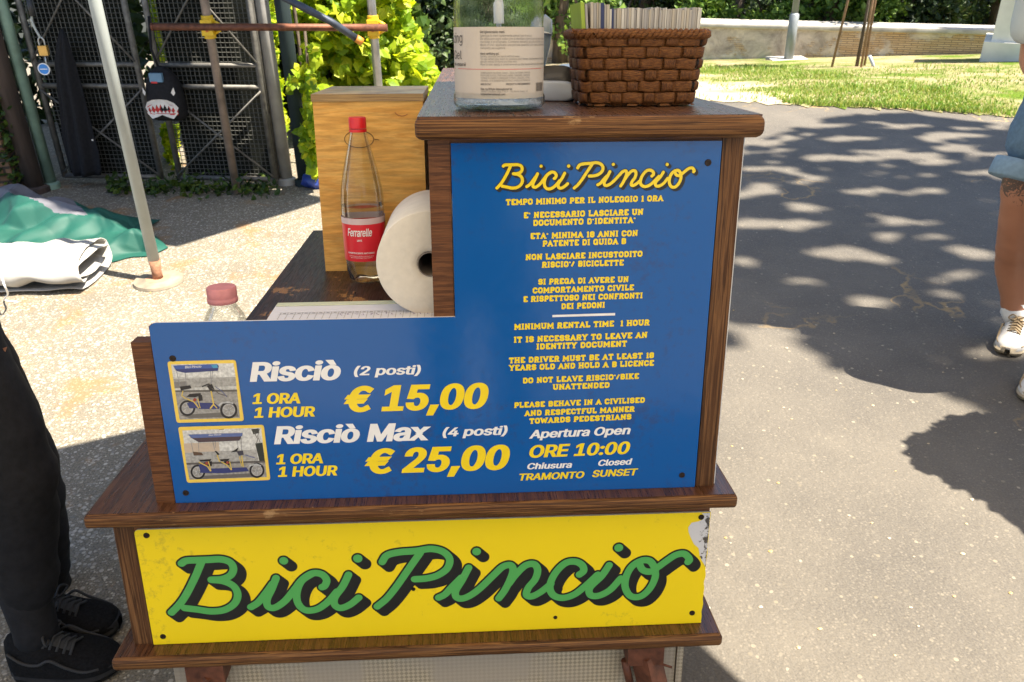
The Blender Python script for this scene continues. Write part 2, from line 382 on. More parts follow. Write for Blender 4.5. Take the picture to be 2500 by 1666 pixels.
# ---------------------------------------------------------------- the setting: ground, grass bank
def ground_mat():
    m, nt, bs = newmat('ground_aggregate')
    g = coords(nt, kind='Object'); sep = nt.nodes.new('ShaderNodeSeparateXYZ'); nt.links.new(g, sep.inputs[0])
    wob = noi(nt, g, 1.3, 5)
    side = ramp(nt, math_(nt, 'ADD', sep.outputs[0], math_(nt, 'MULTIPLY', wob, .5)), [(.30, (0,0,0)), (.62, (1,1,1))])   # concrete on the left, asphalt on the right
    def stones(sc, lo, rnd):
        v = nt.nodes.new('ShaderNodeTexVoronoi'); v.inputs['Scale'].default_value = sc; v.inputs['Randomness'].default_value = 1
        nt.links.new(g, v.inputs['Vector'])
        r = nt.nodes.new('ShaderNodeSeparateColor'); nt.links.new(v.outputs['Color'], r.inputs[0])
        inside = ramp(nt, v.outputs['Distance'], [(.34, (1,1,1)), (.46, (0,0,0))])
        pick = ramp(nt, r.outputs[0], [(lo, (0,0,0)), (lo+.06, (1,1,1))])
        return math_(nt, 'MULTIPLY', inside, pick), r.outputs[1], v.outputs['Distance']
    s1, c1, d1 = stones(66, .42, 1); s2, c2, d2 = stones(120, .38, 1); s3, c3, d3 = stones(70, .955, 1)
    fine = noi(nt, g, 180, 3, .7); big = noi(nt, g, 2.2, 6, .65)
    conc = mix(nt, ramp(nt, fine, [(.3, (0,0,0)), (.7, (1,1,1))]), (.062,.056,.047), (.265,.23,.17))
    conc = mix(nt, s2, conc, mix(nt, c2, (.12,.11,.095), (.42,.38,.30)))
    conc = mix(nt, s1, conc, mix(nt, c1, (.15,.14,.12), (.44,.40,.33)))
    dirt = ramp(nt, noi(nt, g, 3.1, 7, .7, .4), [(.545, (0,0,0)), (.63, (1,1,1))])
    conc = mix(nt, math_(nt, 'MULTIPLY', dirt, .55), conc, (.26,.13,.04))
    asp = mix(nt, ramp(nt, fine, [(.25, (0,0,0)), (.75, (1,1,1))]), (.058,.054,.051), (.146,.129,.105))
    asp = mix(nt, math_(nt, 'MULTIPLY', s2, .28), asp, mix(nt, c2, (.06,.06,.06), (.32,.28,.22)))
    asp = mix(nt, s3, asp, mix(nt, c3, (.18,.155,.11), (.33,.29,.22)))
    asp = mix(nt, ramp(nt, big, [(.3, (0,0,0)), (.75, (.5,.5,.5))]), asp, (.135,.121,.102))
    c = mix(nt, side, conc, asp)
    nt.links.new(c, bs.inputs['Base Color']); bs.inputs['Roughness'].default_value = .85; bs.inputs['Specular IOR Level'].default_value = .3
    crk = nt.nodes.new('ShaderNodeTexVoronoi'); crk.feature = 'DISTANCE_TO_EDGE'; crk.inputs['Scale'].default_value = .75
    wv = nt.nodes.new('ShaderNodeVectorMath'); wv.operation = 'ADD'; nn = nt.nodes.new('ShaderNodeTexNoise'); nn.inputs['Scale'].default_value = 2.5; nn.inputs['Detail'].default_value = 6; nt.links.new(g, nn.inputs['Vector']); nt.links.new(g, wv.inputs[0]); nt.links.new(nn.outputs['Color'], wv.inputs[1]); nt.links.new(wv.outputs[0], crk.inputs['Vector'])
    line = ramp(nt, crk.outputs['Distance'], [(.0, (1,1,1)), (.012, (0,0,0))]); sel = ramp(nt, noi(nt, g, .9, 3), [(.52, (0,0,0)), (.58, (1,1,1))])
    c = mix(nt, math_(nt, 'MULTIPLY', math_(nt, 'MULTIPLY', line, sel), math_(nt, 'MULTIPLY', side, .7)), c, (.38,.25,.10))
    c = mix(nt, .55, c, ramp(nt, big, [(.3, (.72,.72,.74)), (.7, (1.12,1.1,1.06))]), 'MULTIPLY')
    nt.links.new(c, bs.inputs['Base Color'])
    bump(nt, bs, math_(nt, 'ADD', math_(nt, 'MULTIPLY', d1, -.8), fine), .55, .004)
    return m
def edge_y(X): return BANK0+.05-.055*X*X*(1 if X > 1.5 else .0)-(.22*max(0, X-1.5))   # kerbless rim of the asphalt
def sheet(name, xs, ys, zf, mat):
    V = [(x, y, zf(x, y)) for y in ys for x in xs]; n = len(xs)
    Fc = [(j*n+i, j*n+i+1, (j+1)*n+i+1, (j+1)*n+i) for j in range(len(ys)-1) for i in range(n-1)]
    return mesh(name, V, Fc, mat, None, True)
xs = np.concatenate([np.linspace(-70, -8, 12), np.linspace(-7, 9, 65), np.linspace(10, 70, 12)])
ys = np.concatenate([np.linspace(-40, -4, 8), np.linspace(-3, 24, 109), np.linspace(25, 90, 14)])
tag(sheet('ground', xs, ys, lambda x, y: gz(x, y), ground_mat()), kind='structure')
def soil_mat():
    m, nt, bs = newmat('dry_turf')
    g = coords(nt); a = noi(nt, g, 1.4, 7, .7, .4); b = noi(nt, g, 30, 5, .7)
    c = mix(nt, ramp(nt, a, [(.40, (0,0,0)), (.60, (1,1,1))]), (.42,.33,.20), (.12,.19,.02))
    c = mix(nt, ramp(nt, b, [(.3, (.5,.5,.5)), (.7, (1,1,1))]), (0,0,0), c, 'MIX')
    sp_ = nt.nodes.new('ShaderNodeSeparateXYZ'); nt.links.new(g, sp_.inputs[0])
    sd = ramp(nt, math_(nt, 'ADD', math_(nt, 'MULTIPLY', sp_.outputs[0], .2), math_(nt, 'MULTIPLY', noi(nt, g, 1.2, 5, .65), .55)), [(.74, (1,1,1)), (.86, (0,0,0))])
    c = mix(nt, math_(nt, 'MULTIPLY', sd, .92), c, mix(nt, b, (.38,.30,.19), (.60,.52,.37)))
    nt.links.new(c, bs.inputs['Base Color']); bs.inputs['Roughness'].default_value = .95; bs.inputs['Specular IOR Level'].default_value = .1
    bump(nt, bs, b, .8, .03); return m
# rim of the grass follows the curve seen in the photo
RIM = [GB(x, y)[:2] for x, y in ((1180,228),(1500,234),(1720,238),(1900,247),(2060,254),(2200,262),(2353,276))]
RIM = [np.array((-1.5, RIM[0][1]+.05))]+RIM+[RIM[-1]+np.array((2., -1.6)), RIM[-1]+np.array((6., -4.))]
RIMS = catmull(RIM, 10)
V, Fc = [], []
for i, p in enumerate(RIMS):
    for k in range(40):
        t = (k/39)**1.5; q = p+np.array((.25*t*3, 16*t)); jit = .05*math.sin(i*3.7)+.03*math.sin(i*1.3) if k == 0 else 0
        V.append((q[0], q[1]+jit, gz(q[0], q[1]+jit)+.006+.015*min(1, k/3)))
n = 40
for i in range(len(RIMS)-1):
    for k in range(n-1): Fc.append((i*n+k, (i+1)*n+k, (i+1)*n+k+1, i*n+k+1))
tag(mesh('grass_bank', V, Fc, soil_mat(), None, True), kind='structure')

# ---------------------------------------------------------------- foliage
def leaf_mat(name, cols, trans=.4, tcol=None, scale=3.0):
    m, nt, bs = newmat(name)
    geo = nt.nodes.new('ShaderNodeNewGeometry'); a = noi(nt, coords(nt), scale, 3)
    f = math_(nt, 'ADD', math_(nt, 'MULTIPLY', geo.outputs['Random Per Island'], .55), math_(nt, 'MULTIPLY', a, .45))
    c = ramp(nt, f, [(.15+.6*i/(len(cols)-1), q) for i, q in enumerate(cols)])
    nt.links.new(c, bs.inputs['Base Color']); bs.inputs['Roughness'].default_value = .45; bs.inputs['Specular IOR Level'].default_value = .35
    tr = nt.nodes.new('ShaderNodeBsdfTranslucent')
    nt.links.new(mix(nt, 1., c, tcol or (1.0, 1.0, .5), 'MULTIPLY'), tr.inputs[0])
    ms = nt.nodes.new('ShaderNodeMixShader'); ms.inputs[0].default_value = trans
    nt.links.new(bs.outputs[0], ms.inputs[1]); nt.links.new(tr.outputs[0], ms.inputs[2])
    nt.links.new(ms.outputs[0], nt.nodes['Material Output'].inputs[0]); return m
def leaf_mesh(name, C, size, mat, parent=None, aspect=.65, up=.35, N=None):
    """many folded six-point leaves at the points C"""
    C = np.asarray(C, float); n = len(C); rs = np.random.RandomState(len(C) % 9973)
    nr = rs.normal(size=(n, 3)); nr[:, 2] += up*2
    if N is not None: nr += np.asarray(N)
    nr /= np.linalg.norm(nr, axis=1)[:, None]
    t = np.cross(nr, rs.normal(size=(n, 3))); t /= np.linalg.norm(t, axis=1)[:, None]; b = np.cross(nr, t)
    s = (size if np.ndim(size) else np.full(n, size))*rs.uniform(.6, 1.35, n); s = s[:, None]
    P = [C-t*s*.5, C-t*s*.12+b*s*.5*aspect-nr*s*.08, C+t*s*.22+b*s*.34*aspect-nr*s*.08, C+t*s*.55-nr*s*.12, C+t*s*.22-b*s*.34*aspect-nr*s*.08, C-t*s*.12-b*s*.5*aspect-nr*s*.08, C+nr*s*.02+t*s*.1]
    V = np.stack(P, 1).reshape(-1, 3); o = np.arange(n)[:, None]*7
    F = np.concatenate([o+np.array(q)[None] for q in ((0,1,2,6),(6,2,3,3),(6,3,4,4),(0,6,4,5))], 0)
    m = bpy.data.meshes.new(name); fl = [tuple(q) if q[2] != q[3] else tuple(q[:3]) for q in F.tolist()]
    m.from_pydata(V.tolist(), [], fl); m.materials.append(mat)
    return link(bpy.data.objects.new(name, m), parent)
def blob_pts(clumps, n, shell=.55):
    out = []; w = np.array([c[1]*c[2]+c[2]*c[3]+c[1]*c[3] for c in clumps]); w = w/w.sum()
    for c, q in zip(clumps, w):
        k = int(n*q)+1; d = np.random.normal(size=(k, 3)); d /= np.linalg.norm(d, axis=1)[:, None]
        r = np.random.uniform(shell, 1.08, k)[:, None]*(1+.22*np.sin(d[:, :1]*7+c[0][0]*9)*np.cos(d[:, 2:]*6))
        out.append(np.array(c[0])+d*r*np.array(c[1:4]))
    return np.concatenate(out)
def clump_set(cx, cy, cz, ax, ay, az, n, r):
    return [((cx+random.uniform(-ax, ax), cy+random.uniform(-ay, ay), cz+random.uniform(-az, az)), r*random.uniform(.6, 1.2), r*random.uniform(.6, 1.2), r*random.uniform(.55, 1.0)) for _ in range(n)]
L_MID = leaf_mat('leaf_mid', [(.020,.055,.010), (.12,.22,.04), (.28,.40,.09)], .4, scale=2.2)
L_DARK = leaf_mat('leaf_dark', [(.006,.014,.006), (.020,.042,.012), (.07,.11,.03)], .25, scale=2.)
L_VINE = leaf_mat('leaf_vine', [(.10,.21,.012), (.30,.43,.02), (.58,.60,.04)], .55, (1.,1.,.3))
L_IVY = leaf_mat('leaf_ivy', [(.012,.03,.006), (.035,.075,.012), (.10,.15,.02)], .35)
L_CAN = leaf_mat('leaf_canopy', [(.015,.03,.01), (.03,.05,.015)], .03)
M_BARK = simple('bark', (.075,.055,.04), .9, 0, .5, 12, .9, .02, sc3=(3,3,.6))

# grass blades on the bank
def blades():
    V, Fc = [], []; rs = np.random.RandomState(3); k = 0
    while k < 26000:
        i = rs.randint(len(RIMS)-1); p = RIMS[i]+(RIMS[i+1]-RIMS[i])*rs.rand(); t = rs.rand()**1.7*4.6
        x, y = p[0]+rs.uniform(-.2, .5)*.4, p[1]+t
        if x < .6 or x > 9: continue
        nz = noise.noise(Vector((x*.8, y*.8, 0)))+.5*noise.noise(Vector((x*2.3, y*2.3, 4)))
        if x < 2.5+.5*nz and rs.rand() < .93: continue
        if nz+(.3 if x > 3 else 0) < rs.uniform(-.3, .35): continue
        z = gz(x, y)+.012; h = rs.uniform(.014, .045)*(1.6 if nz > .4 else 1); a = rs.uniform(0, 6.28); wd = .004+.003*rs.rand()
        dx, dy = math.cos(a)*wd, math.sin(a)*wd; lx, ly = rs.normal(0, .6, 2)*h*.6; b = len(V)
        V += [(x-dx, y-dy, z), (x+dx, y+dy, z), (x+lx*.4+dx*.6, y+ly*.4+dy*.6, z+h*.6), (x+lx*.4-dx*.6, y+ly*.4-dy*.6, z+h*.6), (x+lx, y+ly, z+h)]
        Fc += [(b, b+1, b+2, b+3), (b+3, b+2, b+4)]; k += 1
    return V, Fc
L_GRASS = leaf_mat('grass_blade', [(.08,.20,.02), (.19,.30,.04), (.42,.40,.15)], .35, scale=1.4)
V, Fc = blades(); tag(mesh('grass', V, Fc, L_GRASS), 'patchy dry and green grass growing on the bank before the wall', 'grass', kind='stuff')

# ---------------------------------------------------------------- boundary wall, trees beyond
WL, WR = GB(1215, 150), GB(2330, 126)
wd_ = (WR-WL)/np.linalg.norm(WR-WL); wlen = 26.; wa = math.atan2(wd_[1], wd_[0]); wz = gz(WL[0], WL[1])-.15
wtop = at(1700, 60, 1)  # direction
def wall_h(x, yb, yt):
    p = GB(x, yb); return at(x, yt, p[1])[2]
ztop = (wall_h(1300, 146, 52)+wall_h(2100, 130, 45))/2
wall = empty('park_wall', tuple(WL-wd_*1.2), (0, 0, wa)); wall.location.z = wz
tag(wall, 'low weathered brick and plaster park wall with pale stone coping', 'wall')
def wall_mat():
    m, nt, bs = newmat('old_brick_plaster')
    g = coords(nt, (1, 1, 1)); sw = nt.nodes.new('ShaderNodeMapping'); sw.inputs['Rotation'].default_value = (R(90), 0, 0); nt.links.new(g, sw.inputs[0])
    br = nt.nodes.new('ShaderNodeTexBrick'); nt.links.new(sw.outputs[0], br.inputs['Vector'])
    br.inputs['Scale'].default_value = 1; br.inputs['Brick Width'].default_value = .17; br.inputs['Row Height'].default_value = .029; br.inputs['Mortar Size'].default_value = .005
    br.inputs['Color1'].default_value = (.46,.31,.17,1); br.inputs['Color2'].default_value = (.55,.40,.25,1); br.inputs['Mortar'].default_value = (.24,.18,.12,1)
    n1 = noi(nt, g, .9, 6, .65, .3); n2 = noi(nt, g, 3.2, 8, .75, .5)
    sep = nt.nodes.new('ShaderNodeSeparateXYZ'); nt.links.new(g, sep.inputs[0])
    along = math_(nt, 'MULTIPLY', sep.outputs[0], -.05)
    k = ramp(nt, math_(nt, 'ADD', math_(nt, 'ADD', n1, along), math_(nt, 'MULTIPLY', sep.outputs[2], .22)), [(.29, (0,0,0)), (.33, (1,1,1))])
    zz = math_(nt, 'ADD', sep.outputs[2], math_(nt, 'MULTIPLY', noi(nt, g, 2.5, 5), .22)); k = math_(nt, 'MULTIPLY', k, ramp(nt, zz, [(.36, (0,0,0)), (.38, (1,1,1))]))
    pl = mix(nt, ramp(nt, n2, [(.35, (0,0,0)), (.65, (1,1,1))]), (.26,.22,.19), (.66,.57,.48))
    c = mix(nt, k, br.outputs['Color'], pl)
    nt.links.new(c, bs.inputs['Base Color']); bs.inputs['Roughness'].default_value = .95
    bump(nt, bs, math_(nt, 'ADD', mix(nt, k, br.outputs['Fac'], n2), n2), .8, .02); return m
box('brickwork', 0, wlen, 0, .35, 0, ztop-wz-.07, wall_mat(), wall, .004)
box('coping', -.02, wlen, -.05, .40, ztop-wz-.07, ztop-wz, simple('coping_stone', (.36,.34,.31), .85, 0, .3, 5, .6, .01), wall, .012, cuts=40, jit=.003)
def tree(label, x, y, h, tr, clumps, n, size, mat, group=None, name='tree', cat='tree', lean=(0, 0)):
    z = gz(x, y); t = empty(name, (x, y, z)); tag(t, label, cat, group)
    P = [(lean[0]*k*h/6, lean[1]*k*h/6, h*k/6) for k in range(7)]
    P = [(a+random.uniform(-.03, .03)*tr*6, b+random.uniform(-.03, .03)*tr*6, c) for a, b, c in P]
    V, Fc = sweep(P, [tr*(1.25-.13*k) for k in range(7)], 9)
    for q in clumps[:7]:
        c = np.array(q[0]); s = np.array(P[min(5, max(2, int(c[2]/h*5)))])
        sweep([s, (s+c)/2+np.array((0, 0, .12)), c], [tr*.4, tr*.25, tr*.1], 5, V=V, Fc=Fc)
    mesh('trunk', V, Fc, M_BARK, t, True)
    leaf_mesh('crown', blob_pts(clumps, n), size, mat, t); return t
# trees and shrubs beyond the wall (their lower crowns are what the photo shows)
far = [  # x in photo, depth, kind, label
 (1290, 13.6, 0, 'mid green shrubby tree behind the wall just left of the wicker basket'),
 (1480, 15.5, 1, 'dark leafy tree behind the wall above the leaflets in the basket'),
 (1690, 14.6, 0, 'green leafy tree behind the wall left of the lamp post'),
 (1850, 16.8, 1, 'dark tree with a bare forked trunk behind the wall right of the lamp post'),
 (1905, 13.8, 0, 'bright green low tree behind the wall by the staked sapling'),
 (2050, 15.0, 0, 'broad green tree behind the wall right of the sapling'),
 (2150, 13.4, 1, 'dark olive green tree behind the wall over its shaded end'),
 (2290, 14.8, 1, 'nearly black tree behind the wall beside the marble pedestal')]
for i, (px, Y, k, lb) in enumerate(far):
    p = at(px, 40, Y); x = p[0]; zg = gz(x, Y)
    zc = at(px, 28, Y)[2]-zg; cl = clump_set(0, 0, zc, .8, .4, .4, 9, .42)+clump_set(0, 0, zc+1.5, 1.3, .9, .7, 7, .6)
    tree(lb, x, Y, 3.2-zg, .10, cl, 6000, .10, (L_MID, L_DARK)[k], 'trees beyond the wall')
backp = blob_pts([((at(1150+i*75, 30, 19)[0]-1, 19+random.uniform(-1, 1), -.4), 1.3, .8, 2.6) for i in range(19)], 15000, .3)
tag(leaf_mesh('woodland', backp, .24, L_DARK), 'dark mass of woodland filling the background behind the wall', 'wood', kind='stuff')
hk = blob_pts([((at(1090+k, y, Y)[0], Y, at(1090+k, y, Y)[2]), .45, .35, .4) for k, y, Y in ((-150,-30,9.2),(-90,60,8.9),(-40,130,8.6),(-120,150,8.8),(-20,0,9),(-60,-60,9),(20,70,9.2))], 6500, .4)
sh = empty('shrub', (.3, 8.9, gz(.3, 8.9))); tag(sh, 'near black leafy shrub behind the sanitizer bottle', 'shrub')
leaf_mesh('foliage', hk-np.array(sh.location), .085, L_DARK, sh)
tube('stem', [(0,0,0), (.05,0,.5), (0,.1,1.2)], [.05,.04,.02], M_BARK, sh)

# lamp post, staked sapling, pedestal
lb = GB(1811, 141); lp = empty('lamp_post', tuple(lb)); tag(lp, 'slim grey steel lamp post on a flat stone base before the park wall', 'lamp post')
s_ = np.linalg.norm(at(1822, 100, lb[1])-at(1800, 100, lb[1]))/22
M_LAMP = simple('lamp_grey_paint', (.20,.22,.24), .5, .2, .15, 8)
tube('base_sleeve', [(0,0,0), (0,0,.62), (0,0,.64)], [.065,.065,.045], M_LAMP, lp, 14); tube('pole', [(0,0,.60), (0,0,4.4)], [.045,.035], M_LAMP, lp, 14)
box('stone_base', -.26, .26, -.2, .2, -.06, .035, simple('base_stone', (.45,.43,.38), .9), lp, .01)
bm = bmesh.new(); bmesh.ops.create_uvsphere(bm, u_segments=16, v_segments=10, radius=.2, matrix=Matrix.Translation((0,0,4.55)))
bmobj('lantern', bm, simple('opal_globe', (.7,.7,.68), .3), lp, True)
sb = GB(1958, 158); sp = empty('sapling', tuple(sb)); tag(sp, 'thin young tree held by three wooden stakes on the grass', 'sapling')
M_STAKE = simple('stake_wood', (.20,.12,.07), .8, 0, .3, 20, .4)
tube('trunk', [(.05,0,0), (.06,.0,.7), (.03,.03,1.5), (.06,0,2.4)], [.022,.018,.014,.008], M_BARK, sp, 8)
for k, (dx, dy) in enumerate(((-.30,.1), (.03,-.24), (.26,.14))):
    tube('stake', [(dx*.75,dy*.75,-.05), (dx*.42+.04,dy*.42,1.8)], .015, M_STAKE, sp, 8)
tube('plastic_guard', [(.22,-.1,0), (.20,-.1,.06), (.14,-.1,.16)], .02, simple('guard_grey', (.30,.36,.42), .4), sp, 8)
leaf_mesh('crown', blob_pts(clump_set(.05, 0, 2.1, .25, .25, .4, 6, .3), 500), .08, L_MID, sp)
pb = GB(2330, 142); pe = empty('pedestal', tuple(pb), (0, 0, R(-32))); tag(pe, 'white marble pedestal with a stepped foot at the right edge', 'pedestal')
M_MARB = simple('pale_marble', (.62,.60,.54), .6, 0, .1, 5, .15)
pw = .30
box('plinth', -pw*1.25, pw*1.25, -pw*1.25, pw*1.25, -.2, .26, M_MARB, pe, .012); box('shaft', -pw, pw, -pw, pw, .26, 1.25, M_MARB, pe, .01)
bm = bmesh.new(); bx(bm, -pw*1.2, pw*1.2, -pw*1.2, pw*1.2, 1.25, 1.36); bmobj('cap', bm, M_MARB, pe, False, .02, 3)
pe.location = Vector(at(2352, 60, pb[1])); pe.location.z = gz(pe.location.x, pb[1])

# ---------------------------------------------------------------- the rental counter
ct = empty('rental_counter'); ct.matrix_world = CART
tag(ct, 'brown wooden rental counter with blue price sign and yellow name board', 'counter')
# tower
ZT = .672
box('tower_top', .4535, 1.0, -.036, 2.25, .638, ZT, M_EDGE, ct, .011, 3, cuts=40, jit=.0004)
box('top_board', .458, .9955, -.026, 2.24, ZT-.002, ZT+.0012, M_TOP, ct, .0008, 1)
box('front_post', .472, .5065, .0045, .034, .33, .637, M_FACE, ct, .006, 3)
box('side_post', .9455, .9795, .0045, .60, .0005, .637, M_POST, ct, .007, 3)
box('side_panel', .9797, .9835, .012, 2.1, .0005, .637, M_WHITE, ct, .0005, 1)
box('front_board', .508, .944, .006, .022, .001, .637, M_FACE, ct, .001)
box('back_board', .48, .944, 1.2, 1.22, .34, .637, M_FACE, ct, .001)
box('inner_shelf', .48, .944, .03, 1.2, .30, .328, M_DESK, ct, .002)
# low left part
box('corner_post', -.0355, -.0028, .0045, .036, .0005, .307, M_FACE, ct, .007, 3)
box('backing_board', -.002, .5075, .0045, .02, .0005, .335, M_FACE, ct, .001)
bm = bmesh.new(); bx(bm, .147, .479, .0445, .7675, .301, .33)
for v in bm.verts:
    pass
bmobj('desk_top', bm, M_DESK, ct, False, .006, 3)
box('desk_side', .155, .172, .06, .75, .0005, .301, M_FACE, ct, .001)
box('middle_shelf', -.1505, 1.0145, -.036, .80, -.0255, 0, M_EDGE, ct, .007, 3, cuts=40, jit=.0004)
box('shelf_board', -.145, 1.009, -.028, .79, -.002, .0012, M_TOP, ct, .0008, 1)
box('lower_post', -.119, -.084, .0035, .045, -.303, -.026, M_POST, ct, .008, 3)
box('lower_front', -.083, .976, .004, .02, -.303, -.026, M_FACE, ct, .001)
box('lower_side', .958, .9755, .021, .78, -.303, -.026, M_FACE, ct, .002)
box('lower_shelf', -.149, 1.0105, -.040, .80, -.330, -.3045, M_EDGE, ct, .008, 3, cuts=40, jit=.0004)
box('lower_shelf_board', -.143, 1.004, -.031, .79, -.3065, -.3032, M_TOP, ct, .0008, 1)
def checker():
    m, nt, bs = newmat('cream_checker_sheet')
    g = coords(nt, (1, 1, 1), rot=(R(0), R(45), 0)); ck = nt.nodes.new('ShaderNodeTexChecker'); ck.inputs['Scale'].default_value = 155
    mp = nt.nodes.new('ShaderNodeMapping'); mp.inputs['Scale'].default_value = (1, 0, 1); nt.links.new(g, mp.inputs[0]); nt.links.new(mp.outputs[0], ck.inputs['Vector'])
    w_ = ramp(nt, noi(nt, coords(nt, (2.2, 1, 1.2)), 1.6, 4), [(.46, (0,0,0)), (.54, (1,1,1))])
    cc = mix(nt, ck.outputs['Fac'], (.27,.215,.14), (.47,.385,.26))
    nt.links.new(mix(nt, math_(nt, 'MULTIPLY', w_, .8), cc, (.35,.29,.22)), bs.inputs['Base Color']); bs.inputs['Roughness'].default_value = .5
    bump(nt, bs, ck.outputs['Fac'], .3, .001); return m
M_CHK = checker()
box('body_panel', -.058, .934, .012, .78, -.56, -.3305, M_CHK, ct, .002); box('body_trim', .9365, .949, .008, .78, -.56, -.3305, M_CHK, ct, .002)
for s, x0 in ((1, .862), (-1, .017)):
    o = box('leg_bracket', x0-.035, x0+.036, -.034, .0115, -.372, -.331, M_RUST, ct, .004)
    V, Fc = sweep([(x0+.004, -.012, -.36), (x0+.028*s+.004, -.03, -.48), (x0+.055*s, -.05, -.60)], .03, 4, up=(0, 1, .2)); o = mesh('leg', V, Fc, M_RUST, ct)
    tube('bolt', [(x0-.036, -.012, -.375), (x0-.024, -.014, -.43)], .008, M_RUST, o, 8); tube('pin', [(x0+.03, -.03, -.372), (x0+.052, -.04, -.374)], .0025, M_RUST, o, 6)
for x0 in (-.02, .90):
    wh = empty('wheel'); wh.parent = ct; wh.location = (x0, .5, -.40)
    tyre = [( .17+.022*math.cos(a), .022*math.sin(a)) for a in np.linspace(0, 2*math.pi, 13)]
    o = lathe('tyre', tyre, M_BLACKR, wh); o.rotation_euler = (0, R(90), 0)
    o = lathe('rim', [(.02,-.02), (.02,.02), (.15,.012), (.15,-.012), (.02,-.02)], M_STEEL, wh); o.rotation_euler = (0, R(90), 0)

def plate(name, P, y0, y1, mat, parent, edge=None):
    """flat sheet cut to outline P (x,z); front face y0"""
    n = len(P); V = [(p[0], y0, p[1]) for p in P]+[(p[0], y1, p[1]) for p in P]
    Fc = [tuple(range(n)), tuple(range(2*n-1, n-1, -1))]+[(i, i+n, (i+1) % n+n, (i+1) % n) for i in range(n)]
    o = mesh(name, V, Fc, None, parent, mats=[mat, edge or mat], midx=[0, 0]+[1]*n)
    bm = bmesh.new(); bm.from_mesh(o.data); bmesh.ops.recalc_face_normals(bm, faces=bm.faces); bm.to_mesh(o.data); bm.free(); return o
def arc(cx, cz, r, a0, a1, n=6): return [(cx+r*math.cos(R(a)), cz+r*math.sin(R(a))) for a in np.linspace(a0, a1, n)]
BW, BXI, BZL = .9425, .508, .3423
blue = plate('price_sign', [(0, .002), (BW, .002), (BW, .63), (BXI, .63), (BXI, BZL)]+arc(.012, BZL-.012, .012, 90, 180), 0, .0042, M_BLUE, ct, M_WHITE)
yel_l = []
for z in np.linspace(-.302, -.052, 40): yel_l.append((.9765+.0022*noise.noise(Vector((z*60, 0, 0))), z))
yel = plate('name_board', [(-.0815, -.302)]+yel_l+arc(-.0735, -.058, .008, 90, 180), -.001, .0034, M_YEL, ct, M_WHITE)
# worn white patch where the yellow foil has peeled off
r5 = lambda x, y: HS(950+x/2.674, 1200+y/2.674, -.0013)
pk = [r5(*q) for q in ((2103,128),(2010,130),(2040,142),(2058,160),(2052,182),(2020,196),(1975,205),(1953,235),(1955,265),(1968,300),(1990,345),(2020,370),(2028,420),(2040,450),(2058,480),(2064,495),(2075,480),(2085,350))]
pk = [((min(p[0], .9758)), min(-.0535, p[2])) for p in pk]
def foil_mat():
    m, nt, bs = newmat('peeled_white')
    f = noi(nt, coords(nt, (1, 1, .8)), 95, 5, .75, .4); sep = nt.nodes.new('ShaderNodeSeparateXYZ'); nt.links.new(coords(nt), sep.inputs[0])
    e = math_(nt, 'MULTIPLY', math_(nt, 'SUBTRACT', sep.outputs[0], .952), 6.)
    nt.links.new(ramp(nt, math_(nt, 'ADD', f, e), [(.64, (.60,.58,.57)), (.66, (.07,.06,.05))]), bs.inputs['Base Color']); bs.inputs['Roughness'].default_value = .5; return m
mesh('peeled_patch', [(p[0], -.0013, p[1]) for p in pk], [tuple(range(len(pk)))[::-1]], foil_mat(), yel)
def screw(parent, x, z, y, r=.0052):
    V, Fc = [], []
    for rr, yy in ((r*1.1, y), (r, y-.0012), (r*.55, y-.0012), (r*.5, y-.0004)):
        for k in range(14): V.append((x+rr*math.cos(k/7*math.pi), yy, z+rr*math.sin(k/7*math.pi)))
    for i in range(3):
        for k in range(14): a, b = i*14+k, i*14+(k+1) % 14; Fc.append((a, b, b+14, a+14))
    Fc.append(tuple(range(42, 56))); mesh('screw', V, Fc, M_SCREW, parent)
for x, z in ((.0314,.2787),(.0199,.0221),(.9221,.5957),(.9169,.0276)): screw(blue, x, z, -.0002)
for x, z in ((-.0606,-.0619),(-.0617,-.2839),(.9593,-.0622),(.9571,-.2778)): screw(yel, x, z, -.0012)
for x, z in ((.4156,-.1981),(.6873,-.2754)): screw(yel, x, z, -.0012, .0036)

